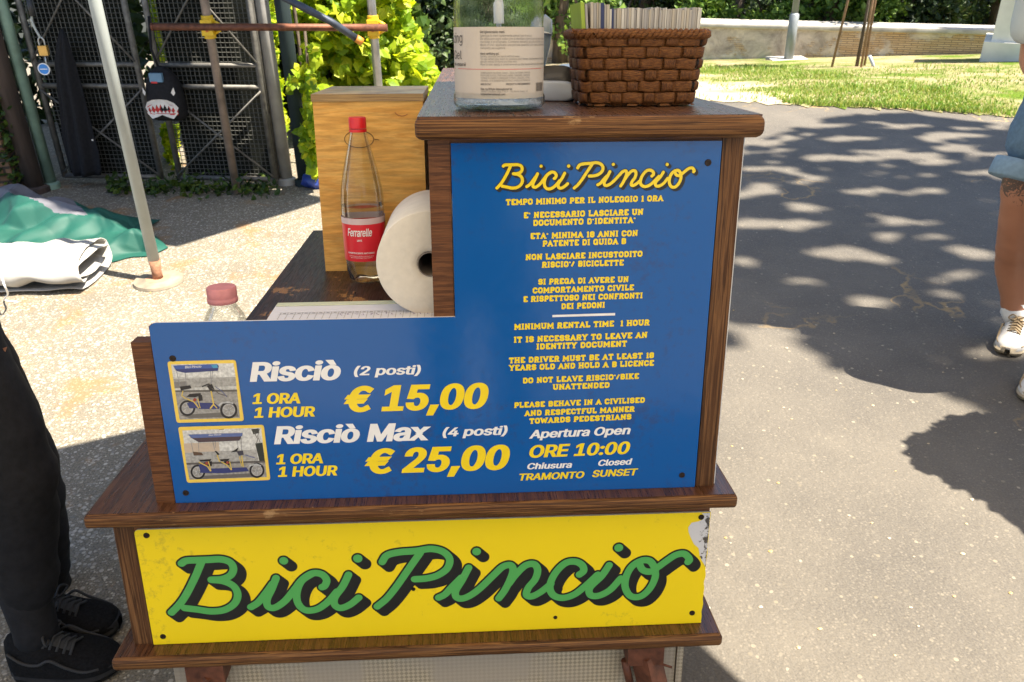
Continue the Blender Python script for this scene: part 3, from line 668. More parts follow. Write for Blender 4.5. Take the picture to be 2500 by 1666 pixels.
# ---- hand-painted script logo (centre lines traced in the sign plane)
LOGO = [
 [(705,468),(735,450),(800,446),(880,443),(960,440),(1020,458),(1044,498),(1028,542),(975,568),(900,574)],
 [(900,574),(975,582),(1045,615),(1072,672),(1050,730),(985,770),(900,780),(810,768),(725,758)],
 [(838,452),(795,555),(745,655),(700,725),(640,788)],
 [(1158,752),(1205,722),(1255,662),(1300,600)],
 [(1322,562),(1296,630),(1264,700),(1270,748),(1315,755),(1380,712),(1440,640),(1495,572),(1560,532),(1620,538),(1652,575),(1640,612),(1622,622)],
 [(1560,532),(1490,580),(1458,655),(1466,728),(1515,772),(1590,765),(1660,718),(1720,650)],
 [(1795,540),(1758,615),(1705,690),(1706,738),(1745,758),(1805,735),(1862,690)],
 [(2014,458),(2045,415),(2120,395),(2240,385),(2330,372),(2410,390),(2454,438),(2438,500),(2375,545),(2300,565),(2226,570)],
 [(2262,398),(2190,500),(2110,615),(2045,695),(1982,748)],
 [(2382,690),(2425,668),(2475,615),(2530,560)],
 [(2578,495),(2536,575),(2492,650),(2505,692),(2560,690),(2640,640),(2740,545),(2800,490),(2850,478),(2868,510),(2850,570),(2815,640),(2775,695)],
 [(2840,600),(2890,535),(2950,480),(3005,472),(3028,510),(3012,570),(2968,625),(2955,672),(2990,682),(3050,652),(3115,600)],
 [(3300,540),(3328,515),(3318,478),(3270,455),(3205,468),(3140,535),(3108,615),(3128,672),(3190,692),(3270,668),(3350,605),(3420,540)],
 [(3495,478),(3445,550),(3370,625),(3372,672),(3425,678),(3500,640),(3570,565)],
 [(3790,490),(3760,452),(3710,448),(3645,485),(3605,555),(3600,625),(3635,680),(3700,682),(3760,630),(3795,555),(3790,490)],
 [(3690,470),(3715,510),(3765,520),(3815,490),(3870,450),(3930,412),(3985,405),(4018,440),(4008,458)]]
DOTS = [(1372,450,32),(1855,435,34),(2630,390,32),(3557,365,33)]
def panel_pt(X, Y): q = HS(180+X/2.674, 1200+Y/2.674, 0.); return np.array((q[0], q[2]))
LG = [[panel_pt(*p) for p in catmull(s, 7)] for s in LOGO]
LD = [(panel_pt(x, y), r/2.674*.00069) for x, y, r in DOTS]
LW = 55/2.674*.00069
def ribbon1(P, wd, cap=7):
    P = np.array(P); d = np.gradient(P, axis=0); d /= np.hypot(d[:, 0], d[:, 1])[:, None]; n = np.stack([-d[:, 1], d[:, 0]], 1)*wd/2
    a0 = math.atan2(n[-1][1], n[-1][0]); a1 = math.atan2(-n[0][1], -n[0][0])
    e = [P[-1]+wd/2*np.array((math.cos(a0-t), math.sin(a0-t))) for t in np.linspace(.2, math.pi-.2, cap)]
    s = [P[0]+wd/2*np.array((math.cos(a1-t), math.sin(a1-t))) for t in np.linspace(.2, math.pi-.2, cap)]
    return (list(P+n)+e+list((P-n)[::-1])+s)[::-1]
def logo(parent, M, yy, mat_f, mat_s, wsc=1., sh=(.0125, -.0125), ol=.0033, ncopy=5, dots=1.):
    f = lambda p: M @ np.append(p, 1); k = np.hypot(*M[:, 0])
    S = [[f(p) for p in s] for s in LG]; D = [(f(c), r*k*dots) for c, r in LD]; wd = LW*k*wsc
    circ = lambda c, r: [c+r*np.array((math.cos(t), math.sin(t))) for t in np.linspace(0, 2*math.pi, 24, endpoint=False)]
    def lay(w, r, off): return [[q+off for q in ribbon1(s, w)] for s in S]+[circ(c+off, q+r) for c, q in D]
    sh = np.array(sh)*k; ol *= k
    L = [(lay(wd+2*ol, ol, sh*(j/(ncopy-1))), yy+.00003*(ncopy-j)) for j in range(ncopy)][::-1]
    tf = lambda x, y, q: (x, q, y)
    strokes_mesh('logo_shadow', L, mat_s, parent, tf)
    strokes_mesh('logo_lettering', [(lay(wd, 0, np.zeros(2)), yy-.0002)], mat_f, parent, tf)
logo(yel, np.array([[1, 0, 0], [0, 1, 0.]]), -.0016, M_TG, M_TK)
a0, b0 = panel_pt(615, 800), panel_pt(4029, 430)
Z1 = (1080, 330, 3.0167); Z2 = (1080, 760, 3.0167); Z3 = (350, 740, 2.6144)
z1 = lambda x, y, z=Z1: (lambda q: np.array((q[0], q[2])))(HS(z[0]+x/z[2], z[1]+y/z[2]))
a1, b1 = z1(390, 396), z1(1858, 256)
k = complex(*(b1-a1))/complex(*(b0-a0)); M = np.array([[k.real, -k.imag, 0], [k.imag, k.real, 0]]); M[:, 2] = a1-M[:, :2] @ a0
logo(blue, M, -.0008, M_TY, M_TK, 1.05, (.012, -.010), .0028, 4, .95)

# ---- sign writing
SL1 = [("TEMPO MINIMO PER IL NOLEGGIO 1 ORA",467,518,1628,487,46),("E' NECESSARIO LASCIARE UN",600,614,1478,588,46),("DOCUMENTO D'IDENTITA'",670,670,1420,648,46),
 ("ETA' MINIMA 18 ANNI CON",650,767,1438,744,46),("PATENTE DI GUIDA B",737,822,1352,803,46),("NON LASCIARE INCUSTODITO",612,922,1472,896,45),("RISCIO'/ BICICLETTE",732,978,1335,961,45),
 ("SI PREGA DI AVERE UN",706,1103,1370,1083,44),("COMPORTAMENTO CIVILE",665,1167,1410,1143,44),("E RISPETTOSO NEI CONFRONTI",598,1231,1473,1202,44),("DEI PEDONI",877,1283,1195,1272,44)]
SL2 = [("MINIMUM RENTAL TIME  1 HOUR",528,138,1526,104,45),("IT IS NECESSARY TO LEAVE AN",527,233,1508,196,45),("IDENTITY DOCUMENT",693,283,1358,260,45),
 ("THE DRIVER MUST BE AT LEAST 18",490,385,1557,345,44),("YEARS OLD AND HOLD A B LICENCE",488,440,1557,402,44),("DO NOT LEAVE RISCIO'/BIKE",594,533,1447,498,43),("UNATTENDED",812,580,1230,564,43),
 ("PLEASE BEHAVE IN A CIVILISED",528,713,1490,674,42),("AND RESPECTFUL MANNER",602,773,1416,740,42),("TOWARDS PEDESTRIANS",640,830,1391,797,42)]
for reg, S in ((Z1, SL1), (Z2, SL2)):
    for s, xl, yl, xr, yr, cp in S: place_text('text_line', s, (xl, yl), (xr, yr), cp, reg, M_TY, blue, 'slab')
for s, xl, yl, xr, yr, cp, mt, bo in (("Apertura Open",638,938,1385,905,62,M_TW,.034),("ORE 10:00",640,1080,1380,1050,92,M_TY,.036),("Chiusura",625,1165,955,1152,45,M_TW,.034),("Closed",1147,1140,1398,1128,45,M_TW,.034),("TRAMONTO",567,1247,1045,1228,50,M_TY,.034),("SUNSET",1103,1222,1440,1207,50,M_TY,.034)):
    place_text('text_line', s, (xl, yl), (xr, yr), cp, Z2, mt, blue, bold=bo)
for s, xl, yl, xr, yr, cp, mt, bo in (("Risciò",680,503,1265,490,125,M_TW,.042),("(2 posti)",1345,462,1773,455,58,M_TW,.032),("1 ORA",697,645,1003,640,68,M_TY,.042),("1 HOUR",707,733,1100,724,66,M_TY,.042),("€ 15,00",1282,698,2205,672,165,M_TY,.045),
  ("Risciò Max",835,902,1840,875,115,M_TW,.042),("(4 posti)",1910,852,2325,840,56,M_TW,.032),("1 ORA",848,1030,1148,1022,65,M_TY,.042),("1 HOUR",860,1110,1243,1100,65,M_TY,.042),("€ 25,00",1415,1092,2340,1062,160,M_TY,.045)):
    place_text('price' if '€' in s else 'text_line', s, (xl, yl), (xr, yr), cp, Z3, mt, blue, bold=bo)
p = [z1(x, y) for x, y in ((810,1325),(1272,1310),(1272,1328),(810,1341))]
mesh('divider_line', [(q[0], -.0006, q[1]) for q in p], [(3, 2, 1, 0)], M_TW, blue)

# ---- the two printed pictures of the pedal carts (flat prints, coloured shapes in one plane each)
Z4 = (400, 870, 4.753)
def prnt(name, shapes, parent):
    cols, V, Fc, mi, mats = {}, [], [], [], []
    for i, (kind, col, pts) in enumerate(shapes):
        if col not in cols: cols[col] = len(mats); mats.append(simple('print_ink', col, .25, var=.30 if max(col)-min(col) < .13 and max(col) > .2 else .05, scale=190))
        y = -.0007-.00002*i; P = [np.array(p, float) for p in pts] if kind != 'o' else None
        if kind == 'p': cs = [P]
        elif kind == 'o': cs = [[np.array((pts[0]+pts[2]*math.cos(a), pts[1]+pts[3]*math.sin(a))) for a in np.linspace(0, 6.283, 24, endpoint=False)]]
        else: cs = [c for c in ribbon(P, kind, False)]
        for c in cs:
            b = len(V)
            for q in c: s = z1(q[0], q[1], Z4); V.append((s[0], y, s[1]))
            Fc.append(tuple(range(b, b+len(c)))); mi.append(cols[col])
            y -= .000004
    o = mesh(name, V, Fc, None, parent, mats=mats, midx=mi)
    bm = bmesh.new(); bm.from_mesh(o.data); bmesh.ops.recalc_face_normals(bm, faces=bm.faces)
    for f in bm.faces:
        if f.normal.y > 0: f.normal_flip()
    bm.to_mesh(o.data); bm.free(); return o
def rq(q, r=.12):                                           # rounded quadrilateral
    q = [np.array(p, float) for p in q]; out = []
    for i in range(4):
        a, b, c = q[i-1], q[i], q[(i+1) % 4]; u = b+(a-b)/np.hypot(*(a-b))*34; v = b+(c-b)/np.hypot(*(c-b))*34
        out += [(1-t)**2*u+2*t*(1-t)*b+t*t*v for t in np.linspace(0, 1, 5)]
    return out
YF, WL_, GRD, NAVY, INK, CY, YF2 = (.80,.56,.09), (.50,.49,.46), (.30,.285,.265), (.035,.045,.16), (.018,.017,.02), (.06,.30,.50), (.62,.45,.10)
def wheel(x, y, r): return [('o', INK, (x, y, r, r)), ('o', (.36,.35,.35), (x, y, r*.74, r*.74)), ('o', GRD, (x, y, r*.62, r*.62))]+[(6, (.42,.42,.42), [(x-r*.66*math.cos(a), y-r*.66*math.sin(a)), (x+r*.66*math.cos(a), y+r*.66*math.sin(a))]) for a in (.3, 1.35, 2.4)]+[('o', (.25,.25,.25), (x, y, r*.16, r*.16))]
pic1 = [('p', YF, rq(((40,60),(835,40),(932,750),(150,772)))), ('p', WL_, ((85,95),(810,80),(885,715),(185,735))), ('p', (.62,.61,.58), ((85,95),(810,80),(833,240),(112,240))),
 ('p', (.33,.32,.30), ((112,262),(833,240),(845,345),(126,370))), ('p', (.20,.19,.18), ((120,300),(260,290),(275,365),(128,372))), ('p', (.11,.10,.09), ((132,395),(850,385),(852,410),(135,415))), ('p', GRD, ((135,415),(852,410),(885,715),(185,735))),
 ('p', (.14,.13,.12), ((190,680),(850,640),(870,700),(300,718))),
 (8, (.25,.25,.26), [(150,180),(195,360)]), (7, (.25,.25,.26), [(250,190),(260,330)]), (9, (.25,.25,.26), [(545,150),(550,350)]), (7, (.25,.25,.26), [(568,150),(555,350)])]
pic1 += wheel(275, 600, 92)+wheel(755, 622, 100)+[
 ('p', NAVY, ((385,535),(590,540),(650,590),(640,610),(410,610))), ('p', NAVY, ((270,545),(340,520),(420,600),(300,600))), ('p', INK, ((188,350),(310,335),(325,370),(200,395))), ('p', INK, ((265,470),(300,435),(430,425),(432,445),(370,475))),
 ('p', INK, ((400,450),(445,445),(455,510),(410,520))), ('o', (.30,.05,.03), (362,503,20,20)), (12, YF2, [(225,400),(210,455),(255,490)]), (12, YF2, [(265,490),(350,525),(410,600)]), (10, YF2, [(395,490),(425,600)]), (16, YF2, [(550,400),(580,555),(540,605)]), (12, YF2, [(580,555),(620,600)]),
 (14, INK, [(445,350),(520,320),(548,345)]), ('p', INK, ((500,340),(560,320),(600,400),(540,400))), (8, (.12,.10,.09), [(560,370),(640,430),(740,460)]), (7, (.10,.12,.25), [(600,350),(675,400),(735,470)]), (20, (.42,.42,.42), [(640,570),(680,535),(760,530),(810,545)]),
 ('p', NAVY, ((108,105),(620,88),(640,110),(630,165),(250,190),(150,168))), ('p', (.05,.10,.34), ((108,105),(620,88),(635,135),(140,148))), ('p', CY, ((550,100),(620,92),(632,130),(575,135)))]
prnt('picture', pic1, blue)
pic2 = [('p', YF, rq(((165,820),(1160,793),(1238,1435),(270,1468)))), ('p', (.58,.57,.54), ((215,860),(1130,828),(1195,1400),(300,1430))), ('p', (.50,.40,.31), ((230,1010),(640,995),(650,1100),(245,1120))), ('p', (.36,.35,.33), ((245,1120),(1075,1080),(1100,1220),(262,1240))),
 ('p', (.03,.035,.03), ((1060,1010),(1145,1000),(1175,1215),(1110,1215))), ('p', (.05,.05,.045), ((1015,845),(1100,835),(1110,890),(1040,905))), (8, (.12,.11,.10), [(1050,880),(1090,960),(1075,1020)]), (7, (.12,.11,.10), [(1110,840),(1090,930),(1120,1000)]), (8, (.3,.24,.1), [(640,850),(700,845)]),
 ('p', (.10,.09,.085), ((262,1235),(1175,1210),(1178,1232),(266,1258))), ('p', GRD, ((266,1258),(1178,1232),(1195,1400),(300,1430))), ('p', (.13,.12,.115), ((330,1390),(1120,1350),(1140,1395),(420,1425))),
 (7, (.25,.25,.26), [(315,985),(345,1120)]), (6, (.25,.25,.26), [(400,995),(410,1110)]), (8, (.25,.25,.26), [(562,950),(590,1080)]), (6, (.25,.25,.26), [(600,985),(600,1060)]), (8, (.25,.25,.26), [(895,940),(905,1100)]), (6, (.25,.25,.26), [(855,975),(865,1080)])]
pic2 += wheel(398, 1340, 86)+wheel(1082, 1322, 88)+[
 ('p', NAVY, ((560,1300),(960,1285),(990,1330),(700,1355),(420,1350),(430,1310))), ('p', NAVY, ((405,1260),(460,1240),(550,1330),(430,1340))), ('p', (.10,.06,.04), ((340,1105),(440,1115),(460,1145),(350,1150))), ('p', INK, ((590,1095),(610,1095),(652,1135),(630,1145))), ('p', INK, ((410,1200),(555,1190),(540,1215),(430,1220))), ('p', INK, ((645,1195),(765,1185),(750,1210),(670,1215))),
 ('p', INK, ((780,1110),(870,1055),(850,1105))), ('p', (.05,.05,.07), ((850,1100),(920,1090),(930,1140),(870,1150))), ('p', INK, ((470,1225),(560,1215),(560,1270),(490,1275))), ('p', INK, ((700,1215),(770,1210),(770,1260),(715,1262))), ('o', (.30,.06,.04), (502,1238,20,18)), ('o', (.30,.06,.04), (742,1230,16,16)),
 (12, YF2, [(410,1225),(510,1275),(545,1330)]), (10, YF2, [(520,1215),(550,1330)]), (12, YF2, [(620,1140),(650,1220)]), (11, YF2, [(670,1220),(740,1260),(785,1315)]), (10, YF2, [(765,1215),(790,1315)]), (14, YF2, [(905,1150),(925,1280)]), (9, YF2, [(880,1160),(905,1270)]), (7, (.10,.12,.28), [(940,1140),(1060,1175)]), (18, (.42,.42,.42), [(975,1300),(1010,1260),(1080,1250),(1130,1270)]),
 ('p', (.075,.05,.06), ((300,930),(918,890),(880,975),(410,995))), ('p', (.10,.14,.32), ((285,905),(918,885),(910,925),(330,945)))]
prnt('picture', pic2, blue)
for s, l, r, cp in (("Bici Pincio", (250, 136), (440, 126), 26), ("Bici Pincio", (525, 918), (670, 912), 14)):
    place_text('text_line', s, l, r, cp, Z4, M_TW, blue, yy=-.0019, bold=.01)

CAPU = cap_unit(.0)[0]
# ---------------------------------------------------------------- things standing on the counter
def cthing(name, loc, label, cat, group=None, rz=0, rx=0, ry=0):
    o = empty(name); o.matrix_world = CART @ Matrix.Translation(Vector(loc)) @ Matrix.Rotation(rz, 4, 'Z') @ Matrix.Rotation(rx, 4, 'X') @ Matrix.Rotation(ry, 4, 'Y'); tag(o, label, cat, group); return o
def glass(name, col, rough, ior, bmp=0, sc=30):
    m, nt, bs = newmat(name); bs.inputs['Base Color'].default_value = (*col, 1); bs.inputs['Roughness'].default_value = rough
    bs.inputs['Transmission Weight'].default_value = 1; bs.inputs['IOR'].default_value = ior
    if bmp: bump(nt, bs, noi(nt, coords(nt, (1, 1, .25)), sc, 4, .6), bmp, .002)
    # clear plastic lets daylight through: shadow of a thin clear shell is pale
    return m
def film(name, col, bmp=0, sc=30, f0=.32):
    m, nt, bs = newmat(name); tr = nt.nodes.new('ShaderNodeBsdfTransparent'); tr.inputs[0].default_value = (*col, 1)
    gl = nt.nodes.new('ShaderNodeBsdfGlossy'); gl.inputs['Roughness'].default_value = .06; lw = nt.nodes.new('ShaderNodeFresnel'); lw.inputs['IOR'].default_value = 1.45
    if bmp:
        b = nt.nodes.new('ShaderNodeBump'); b.inputs['Strength'].default_value = bmp; b.inputs['Distance'].default_value = .002
        nt.links.new(noi(nt, coords(nt, (1, 1, .25)), sc, 4, .6), b.inputs['Height']); nt.links.new(b.outputs[0], gl.inputs['Normal']); nt.links.new(b.outputs[0], lw.inputs['Normal'])
    ms = nt.nodes.new('ShaderNodeMixShader'); nt.links.new(math_(nt, 'MULTIPLY', lw.outputs[0], f0), ms.inputs[0])
    nt.links.new(tr.outputs[0], ms.inputs[1]); nt.links.new(gl.outputs[0], ms.inputs[2]); nt.links.new(ms.outputs[0], nt.nodes['Material Output'].inputs[0]); return m
M_PET = film('clear_plastic', (.97,.98,.98)); M_PETB = glass('clear_plastic_beaded', (.97,.985,.98), .03, 1.10, .6, 70)
M_WATER = glass('water', (.985,.99,.99), 0, 1.16); 
def gelmat():
    m, nt, bs = newmat('clear_gel'); tr = nt.nodes.new('ShaderNodeBsdfTransparent'); tr.inputs[0].default_value = (.90,.93,.97,1)
    bs.inputs['Base Color'].default_value = (.62,.66,.72,1); bs.inputs['Roughness'].default_value = .08; f = noi(nt, coords(nt, (1, 1, 1.6)), 38, 4, .6, .8)
    bump(nt, bs, f, .6, .004); ms = nt.nodes.new('ShaderNodeMixShader'); nt.links.new(ramp(nt, f, [(.35, (.12,)*3), (.65, (.6,)*3)]), ms.inputs[0])
    nt.links.new(tr.outputs[0], ms.inputs[1]); nt.links.new(bs.outputs[0], ms.inputs[2]); nt.links.new(ms.outputs[0], nt.nodes['Material Output'].inputs[0]); return m
M_GEL = gelmat()
ZTT = ZT+.0013
# sanitizer bottle
bt = cthing('sanitizer_bottle', (.590, .113, ZTT), 'clear pump bottle of hand sanitizing gel with beige label', 'bottle')
rb = .0735
prof = [(.004,.004),(.06,.002),(.072,.004),(.0765,.010),(.0765,.022),(.0738,.030),(rb,.034),(rb,.155),(rb-.0015,.172),(.066,.195),(.050,.215),(.026,.228),(.018,.234),(.018,.25)]
lathe('shell', prof+[(r-.0016, z+.001) for r, z in prof[::-1]], M_PETB, bt, n=64)
lathe('gel', [(.001,.0075),(.058,.0075),(.0725,.011),(.0725,.021),(.0715,.03),(.0714,.072),(.0001,.0722)], M_GEL, bt, n=48)
tube('pump_tube', [(0,.01,.02), (0,.006,.14), (0,0,.24)], .0045, simple('tube_plastic', (.75,.76,.77), .3, Transmission_Weight=.5), bt, 10)
lathe('pump_collar', [(.0085,.135),(.0085,.165),(.0065,.17),(.0085,.175),(.0085,.245)], simple('pump_white', (.72,.74,.76), .3, Transmission_Weight=.4), bt, n=16)
lathe('pump_head', [(.0205,.235),(.0205,.262),(.012,.266),(.012,.30),(.02,.302),(.02,.315),(.0,.316)], M_WHITE, bt, n=24)
tube('nozzle', [(0,0,.308), (0,.035,.308), (0,.045,.298)], .005, M_WHITE, bt, 8)
lz0, lz1 = H(1150, 228, 1, .113-rb)[2]-ZTT, H(1150, 62, 1, .113-rb)[2]-ZTT
def curved(name, cont, mat, parent, r, tf):
    v, f = fill(cont); V = []
    for p in v: x, z = tf(p[0], p[1]); a = x/r-math.pi/2; V.append((r*math.cos(a), r*math.sin(a), z))
    return mesh(name, V, [tuple(int(i) for i in t) for t in f], mat, parent)
M_LAB = simple('label_beige', (.50,.44,.38), .5, var=.04)
V, Fc = [], []; n = 60
for z in (lz0, lz1):
    for k in range(n): V.append(((rb+.0006)*math.cos(k/n*2*math.pi), (rb+.0006)*math.sin(k/n*2*math.pi), z))
Fc = [(k, (k+1) % n, (k+1) % n+n, k+n) for k in range(n)]
lab = mesh('label', V, Fc, M_LAB, bt, True)
M_INK = simple('label_ink', (.10,.09,.085), .5); M_INK2 = simple('label_ink_grey', (.24,.22,.20), .5); M_RED = simple('label_red', (.55,.07,.06), .5); M_LAB2 = simple('label_tint', (.52,.47,.42), .45, var=.03)
px = .0735*2/208.; lc = 1145.                                 # metres per photo unit on the label front
LTX = [("Gel igienizzante mani.",1099,1154,76,5.6,1),("Igienizza le mani rapidamente senza l'uso di acqua",1099,1215,84,5,0),("Da utilizzare ogni volta che si desidera igienizzare le mani rendendole",1099,1262,91,5,0),("morbide e profumate. Contiene estratto glicolico di timo e aloe vera",1099,1258,98,5,0),("Modo d'Uso: applicare una piccola quantità sulle mani e strofinare fino a",1099,1262,105,5,0),("completa asciugatura",1099,1154,112,5,0),
 ("Hand sanitizing gel.",1099,1141,125,5,1),("Quickly sanitizes the hands without water.",1099,1188,131,4.6,0),("To use when you want to sanitize your hands, leaving them soft and fragrant",1099,1262,137,4.6,0),("glycolic extract of thyme and Aloe vera.",1099,1181,143,4.6,0),("How to use: apply a small amount on the hands and rub until completely dry",1099,1258,149.5,4.6,0),
 ("INGREDIENTS: ALCOHOL DENAT., AQUA, GLYCERIN, PARFUM,",1099,1212,169,4.2,0),("PROPYLENE GLYCOL, TRIETHANOLAMINE, CARBOMER, LIMONENE,",1099,1212,175,4.2,0),("THYMUS VULGARIS FLOWER/LEAF EXTRACT, LINALOOL, CITRAL,",1099,1212,181,4.2,0),("GERANIOL, ALOE BARBADENSIS EXTRACT, HYDROXYCITRONELLAL",1099,1212,187,4.2,0),
 ("MADE IN ITALY",1099,1123,195.5,4.4,1),("PRODOTTO INFIAMMABILE",1156,1212,195.5,4.6,1),("Dist. by KStyle International Srl",1099,1170,207,5,1),("24060 Chiuduno (Bg) ITALY - Via Monte Avaro, 13",1099,1206,212.5,4.6,0),("kstyleinternational.com",1099,1154,219,5,1),
 ("zing",1040,1060,98,23,0),("Gel",1042,1058,136,20,0),("te mani",1041,1066,152,8,1)]
dz = (lz1-lz0)/(228-62)
for s, xa, xb, yb, cp, bo in LTX:
    cont = outlines(s, 0, .02 if bo else .004); A = np.vstack([np.array(c) for c in cont]); x0, x1 = A[:, 0].min(), A[:, 0].max()
    def arcx(X):  t = max(-.985, min(.985, (X-lc)/104.)); return math.asin(t)*rb
    A0, A1 = arcx(xa), arcx(xb)
    curved('text_line', cont, M_INK if bo or cp > 6 else M_INK2, lab, rb+.0011, lambda x, y: (A0+(x-x0)/(x1-x0)*(A1-A0), lz1-(yb-62)*dz+y/CAPU*cp*dz))
def lrect(name, xa, xb, ya, yb, mat, n=8):
    V = []
    for X in np.linspace(xa, xb, n):
        a = math.asin(max(-.99, min(.99, (X-lc)/104.)))-math.pi/2
        for y in (ya, yb): V.append(((rb+.001)*math.cos(a), (rb+.001)*math.sin(a), lz1-(y-62)*dz))
    return mesh(name, V, [(2*i, 2*i+1, 2*i+3, 2*i+2) for i in range(n-1)], mat, lab)
lrect('red_line', 1043, 1247, 158, 159.2, M_RED, 24)
V = []
V = [((rb+.0009)*math.cos(a), (rb+.0009)*math.sin(a), z) for a, z in ((math.asin(-.985)-math.pi/2, lz1), (math.asin((1095-lc)/104)-math.pi/2, lz1), (math.asin((1070-lc)/104)-math.pi/2, lz1-45*dz), (math.asin((1049-lc)/104)-math.pi/2, lz1-85*dz), (math.asin(-.985)-math.pi/2, lz1-85*dz))]
mesh('tint_patch', V, [(0, 1, 2, 3, 4)], M_LAB2, lab)
xx = 1226.
for i, wdt in enumerate((.8,.5,1.1,.5,.8,.5,.5,1.2,.6,.9,.5,.7)): lrect('barcode', xx, xx+wdt, 192, 213, M_INK, 2); xx += wdt+.75
# small card device and stand
M_GPL = simple('pale_grey_plastic', (.50,.52,.54), .28, var=.03); M_DPL = simple('dark_grey_plastic', (.07,.065,.06), .4)
pos = cthing('card_terminal', (.712, .318, ZTT), 'small pale grey card payment terminal lying between bottle and basket', 'terminal', rz=R(-112))
V, Fc = sweep([(-.10,0,.019), (.026,0,.019)], (.045,.0185), 28, sq=.6, up=(0,0,1)); mesh('body', V, Fc, M_GPL, pos, True)
V, Fc = sweep([(.0265,0,.019), (.0303,0,.019)], (.0458,.0189), 28, sq=.6, up=(0,0,1)); mesh('dark_gap', V, Fc, M_DPL, pos, True)
V, Fc = sweep([(.0305,0,.019), (.042,0,.019), (.0465,0,.019), (.0485,0,.019)], [(.045,.0187),(.0445,.0185),(.043,.0172),(.039,.0145)], 28, sq=.6, up=(0,0,1)); mesh('end_cap', V, Fc, M_GPL, pos, True)
box('display', -.085, -.005, -.028, .028, .0372, .0388, simple('green_display', (.25,.42,.38), .12), pos, .001)
st = cthing('card_holder', (.668, .30, ZTT), 'upright translucent grey holder half hidden behind the sanitizer bottle', 'holder', rx=R(-6))
V, Fc = sweep([(0,0,.0), (.001,0,.06), (.008,0,.10), (.0115,0,.128), (.012,0,.142), (.008,0,.150)], [(.012,.008),(.016,.008),(.0185,.009),(.020,.010),(.019,.010),(.011,.007)], 20, sq=.75, up=(0,1,0)); mesh('shell', V, Fc, simple('holder_plastic', (.28,.34,.42), .2, Transmission_Weight=.3), st, True)
V, Fc = sweep([(.0113,0,.120), (.0116,0,.124)], (.0205,.0105), 20, sq=.75, up=(0,1,0)); mesh('collar', V, Fc, M_GPL, st, True)

# wicker basket
wk = cthing('wicker_basket', (.8335, .205, ZTT), 'square woven brown wicker basket packed with leaflets', 'basket', rz=R(1.5))
M_WICKV = wood('wicker_stake', (420, 420, 35), (.050,.016,.005), (.13,.045,.012), (.22,.09,.024), .5, 3, None, .8)
M_WICK = wood('wicker', (45, 45, 520), (.055,.017,.005), (.15,.052,.013), (.27,.11,.028), .5, 3, None, .7)
def perim(s, z, off):
    t = z/.122; a, b = .0965+.0135*t, .066+.012*t; a += off; b += off; r = .028
    L = [2*(a-r), math.pi/2*r, 2*(b-r), math.pi/2*r]; T = 2*sum(L); u = (s % 1)*T
    for k in range(4):
        st_, co = L[0 if k % 2 == 0 else 2], L[1]
        if u < st_:
            p = [(-a+r+u, -b), (a, -b+r+u), (a-r-u, b), (-a, b-r-u)][k]; return p
        u -= st_
        if u < co:
            c = [(a-r, -b+r), (a-r, b-r), (-a+r, b-r), (-a+r, -b+r)][k]; an = -math.pi/2+k*math.pi/2+u/r
            return (c[0]+r*math.cos(an), c[1]+r*math.sin(an))
        u -= co
    return (-a+r, -b)
NS, NR, RH = 22, 6, .0185
V, Fc = [], []; MS = 264
for j in range(NR):
    z0, z1_ = .006+j*RH, .006+(j+1)*RH-.0004; b = len(V)
    for i in range(MS):
        s = i/MS; o_ = .0030*math.tanh(2.6*(math.cos(math.pi*NS*s+math.pi*j)+.35)); jz = .0022*noise.noise(Vector((s*40, j*3., 0)))
        for zz, e in ((z0, .0), (z0+.0015, .0008), ((z0+z1_)/2, .0010+.0007*noise.noise(Vector((s*90, j*5., 2)))), (z1_-.0015, .0008), (z1_, 0), ((z0+z1_)/2, -.0012)):
            q = perim(s, zz, o_+e); V.append((q[0], q[1], zz+jz))
    for i in range(MS):
        for k in range(6): a = b+i*6+k; a2 = b+i*6+(k+1) % 6; c = b+((i+1) % MS)*6; Fc.append((a, c+k, c+(k+1) % 6, a2))
mesh('woven_bands', V, Fc, M_WICK, wk, True)
V, Fc = [], []
for k in range(NS):
    s0 = (k+.0)/NS; b = len(V); rows = 60; hw = .29/NS+.05/NS*random.random()
    for i in range(rows):
        z = .002+i/(rows-1)*.117; ph = (z-.006)/RH-.5
        o_ = -.0050*math.tanh(2.5*math.cos(math.pi*NS*s0)*math.cos(math.pi*ph))
        for ds, e in ((-hw, -.0008), (-hw*.5, .0006), (hw*.5, .0006), (hw, -.0008)): q = perim(s0+ds, z, o_+e); V.append((q[0], q[1], z))
    for i in range(rows-1):
        for c in range(3): a = b+i*4+c; Fc.append((a, a+1, a+5, a+4))
mesh('stakes', V, Fc, M_WICKV, wk, True)
V, Fc = [], []
for ph in (0, 2.09, 4.19):
    P = []
    for i in range(200):
        s = i/200; an = ph+s*2*math.pi*26; q = perim(s, .120, .001+.0048*math.cos(an)); P.append((q[0], q[1], .1185+.0048*math.sin(an)))
    P.append(P[0]); sweep(P, .0046, 7, False, V=V, Fc=Fc)
for an in (2.6, 2.9, 3.3, -.3): sweep([(-.112, -.06, .120), (-.119-.004*an*.3, -.072, .124+.004*math.sin(an*5))], [.0022, .001], 5, V=V, Fc=Fc)
mesh('braided_rim', V, Fc, M_WICK, wk, True)
box('bottom', -.09, .09, -.058, .058, .002, .006, M_WICK, wk, .001)
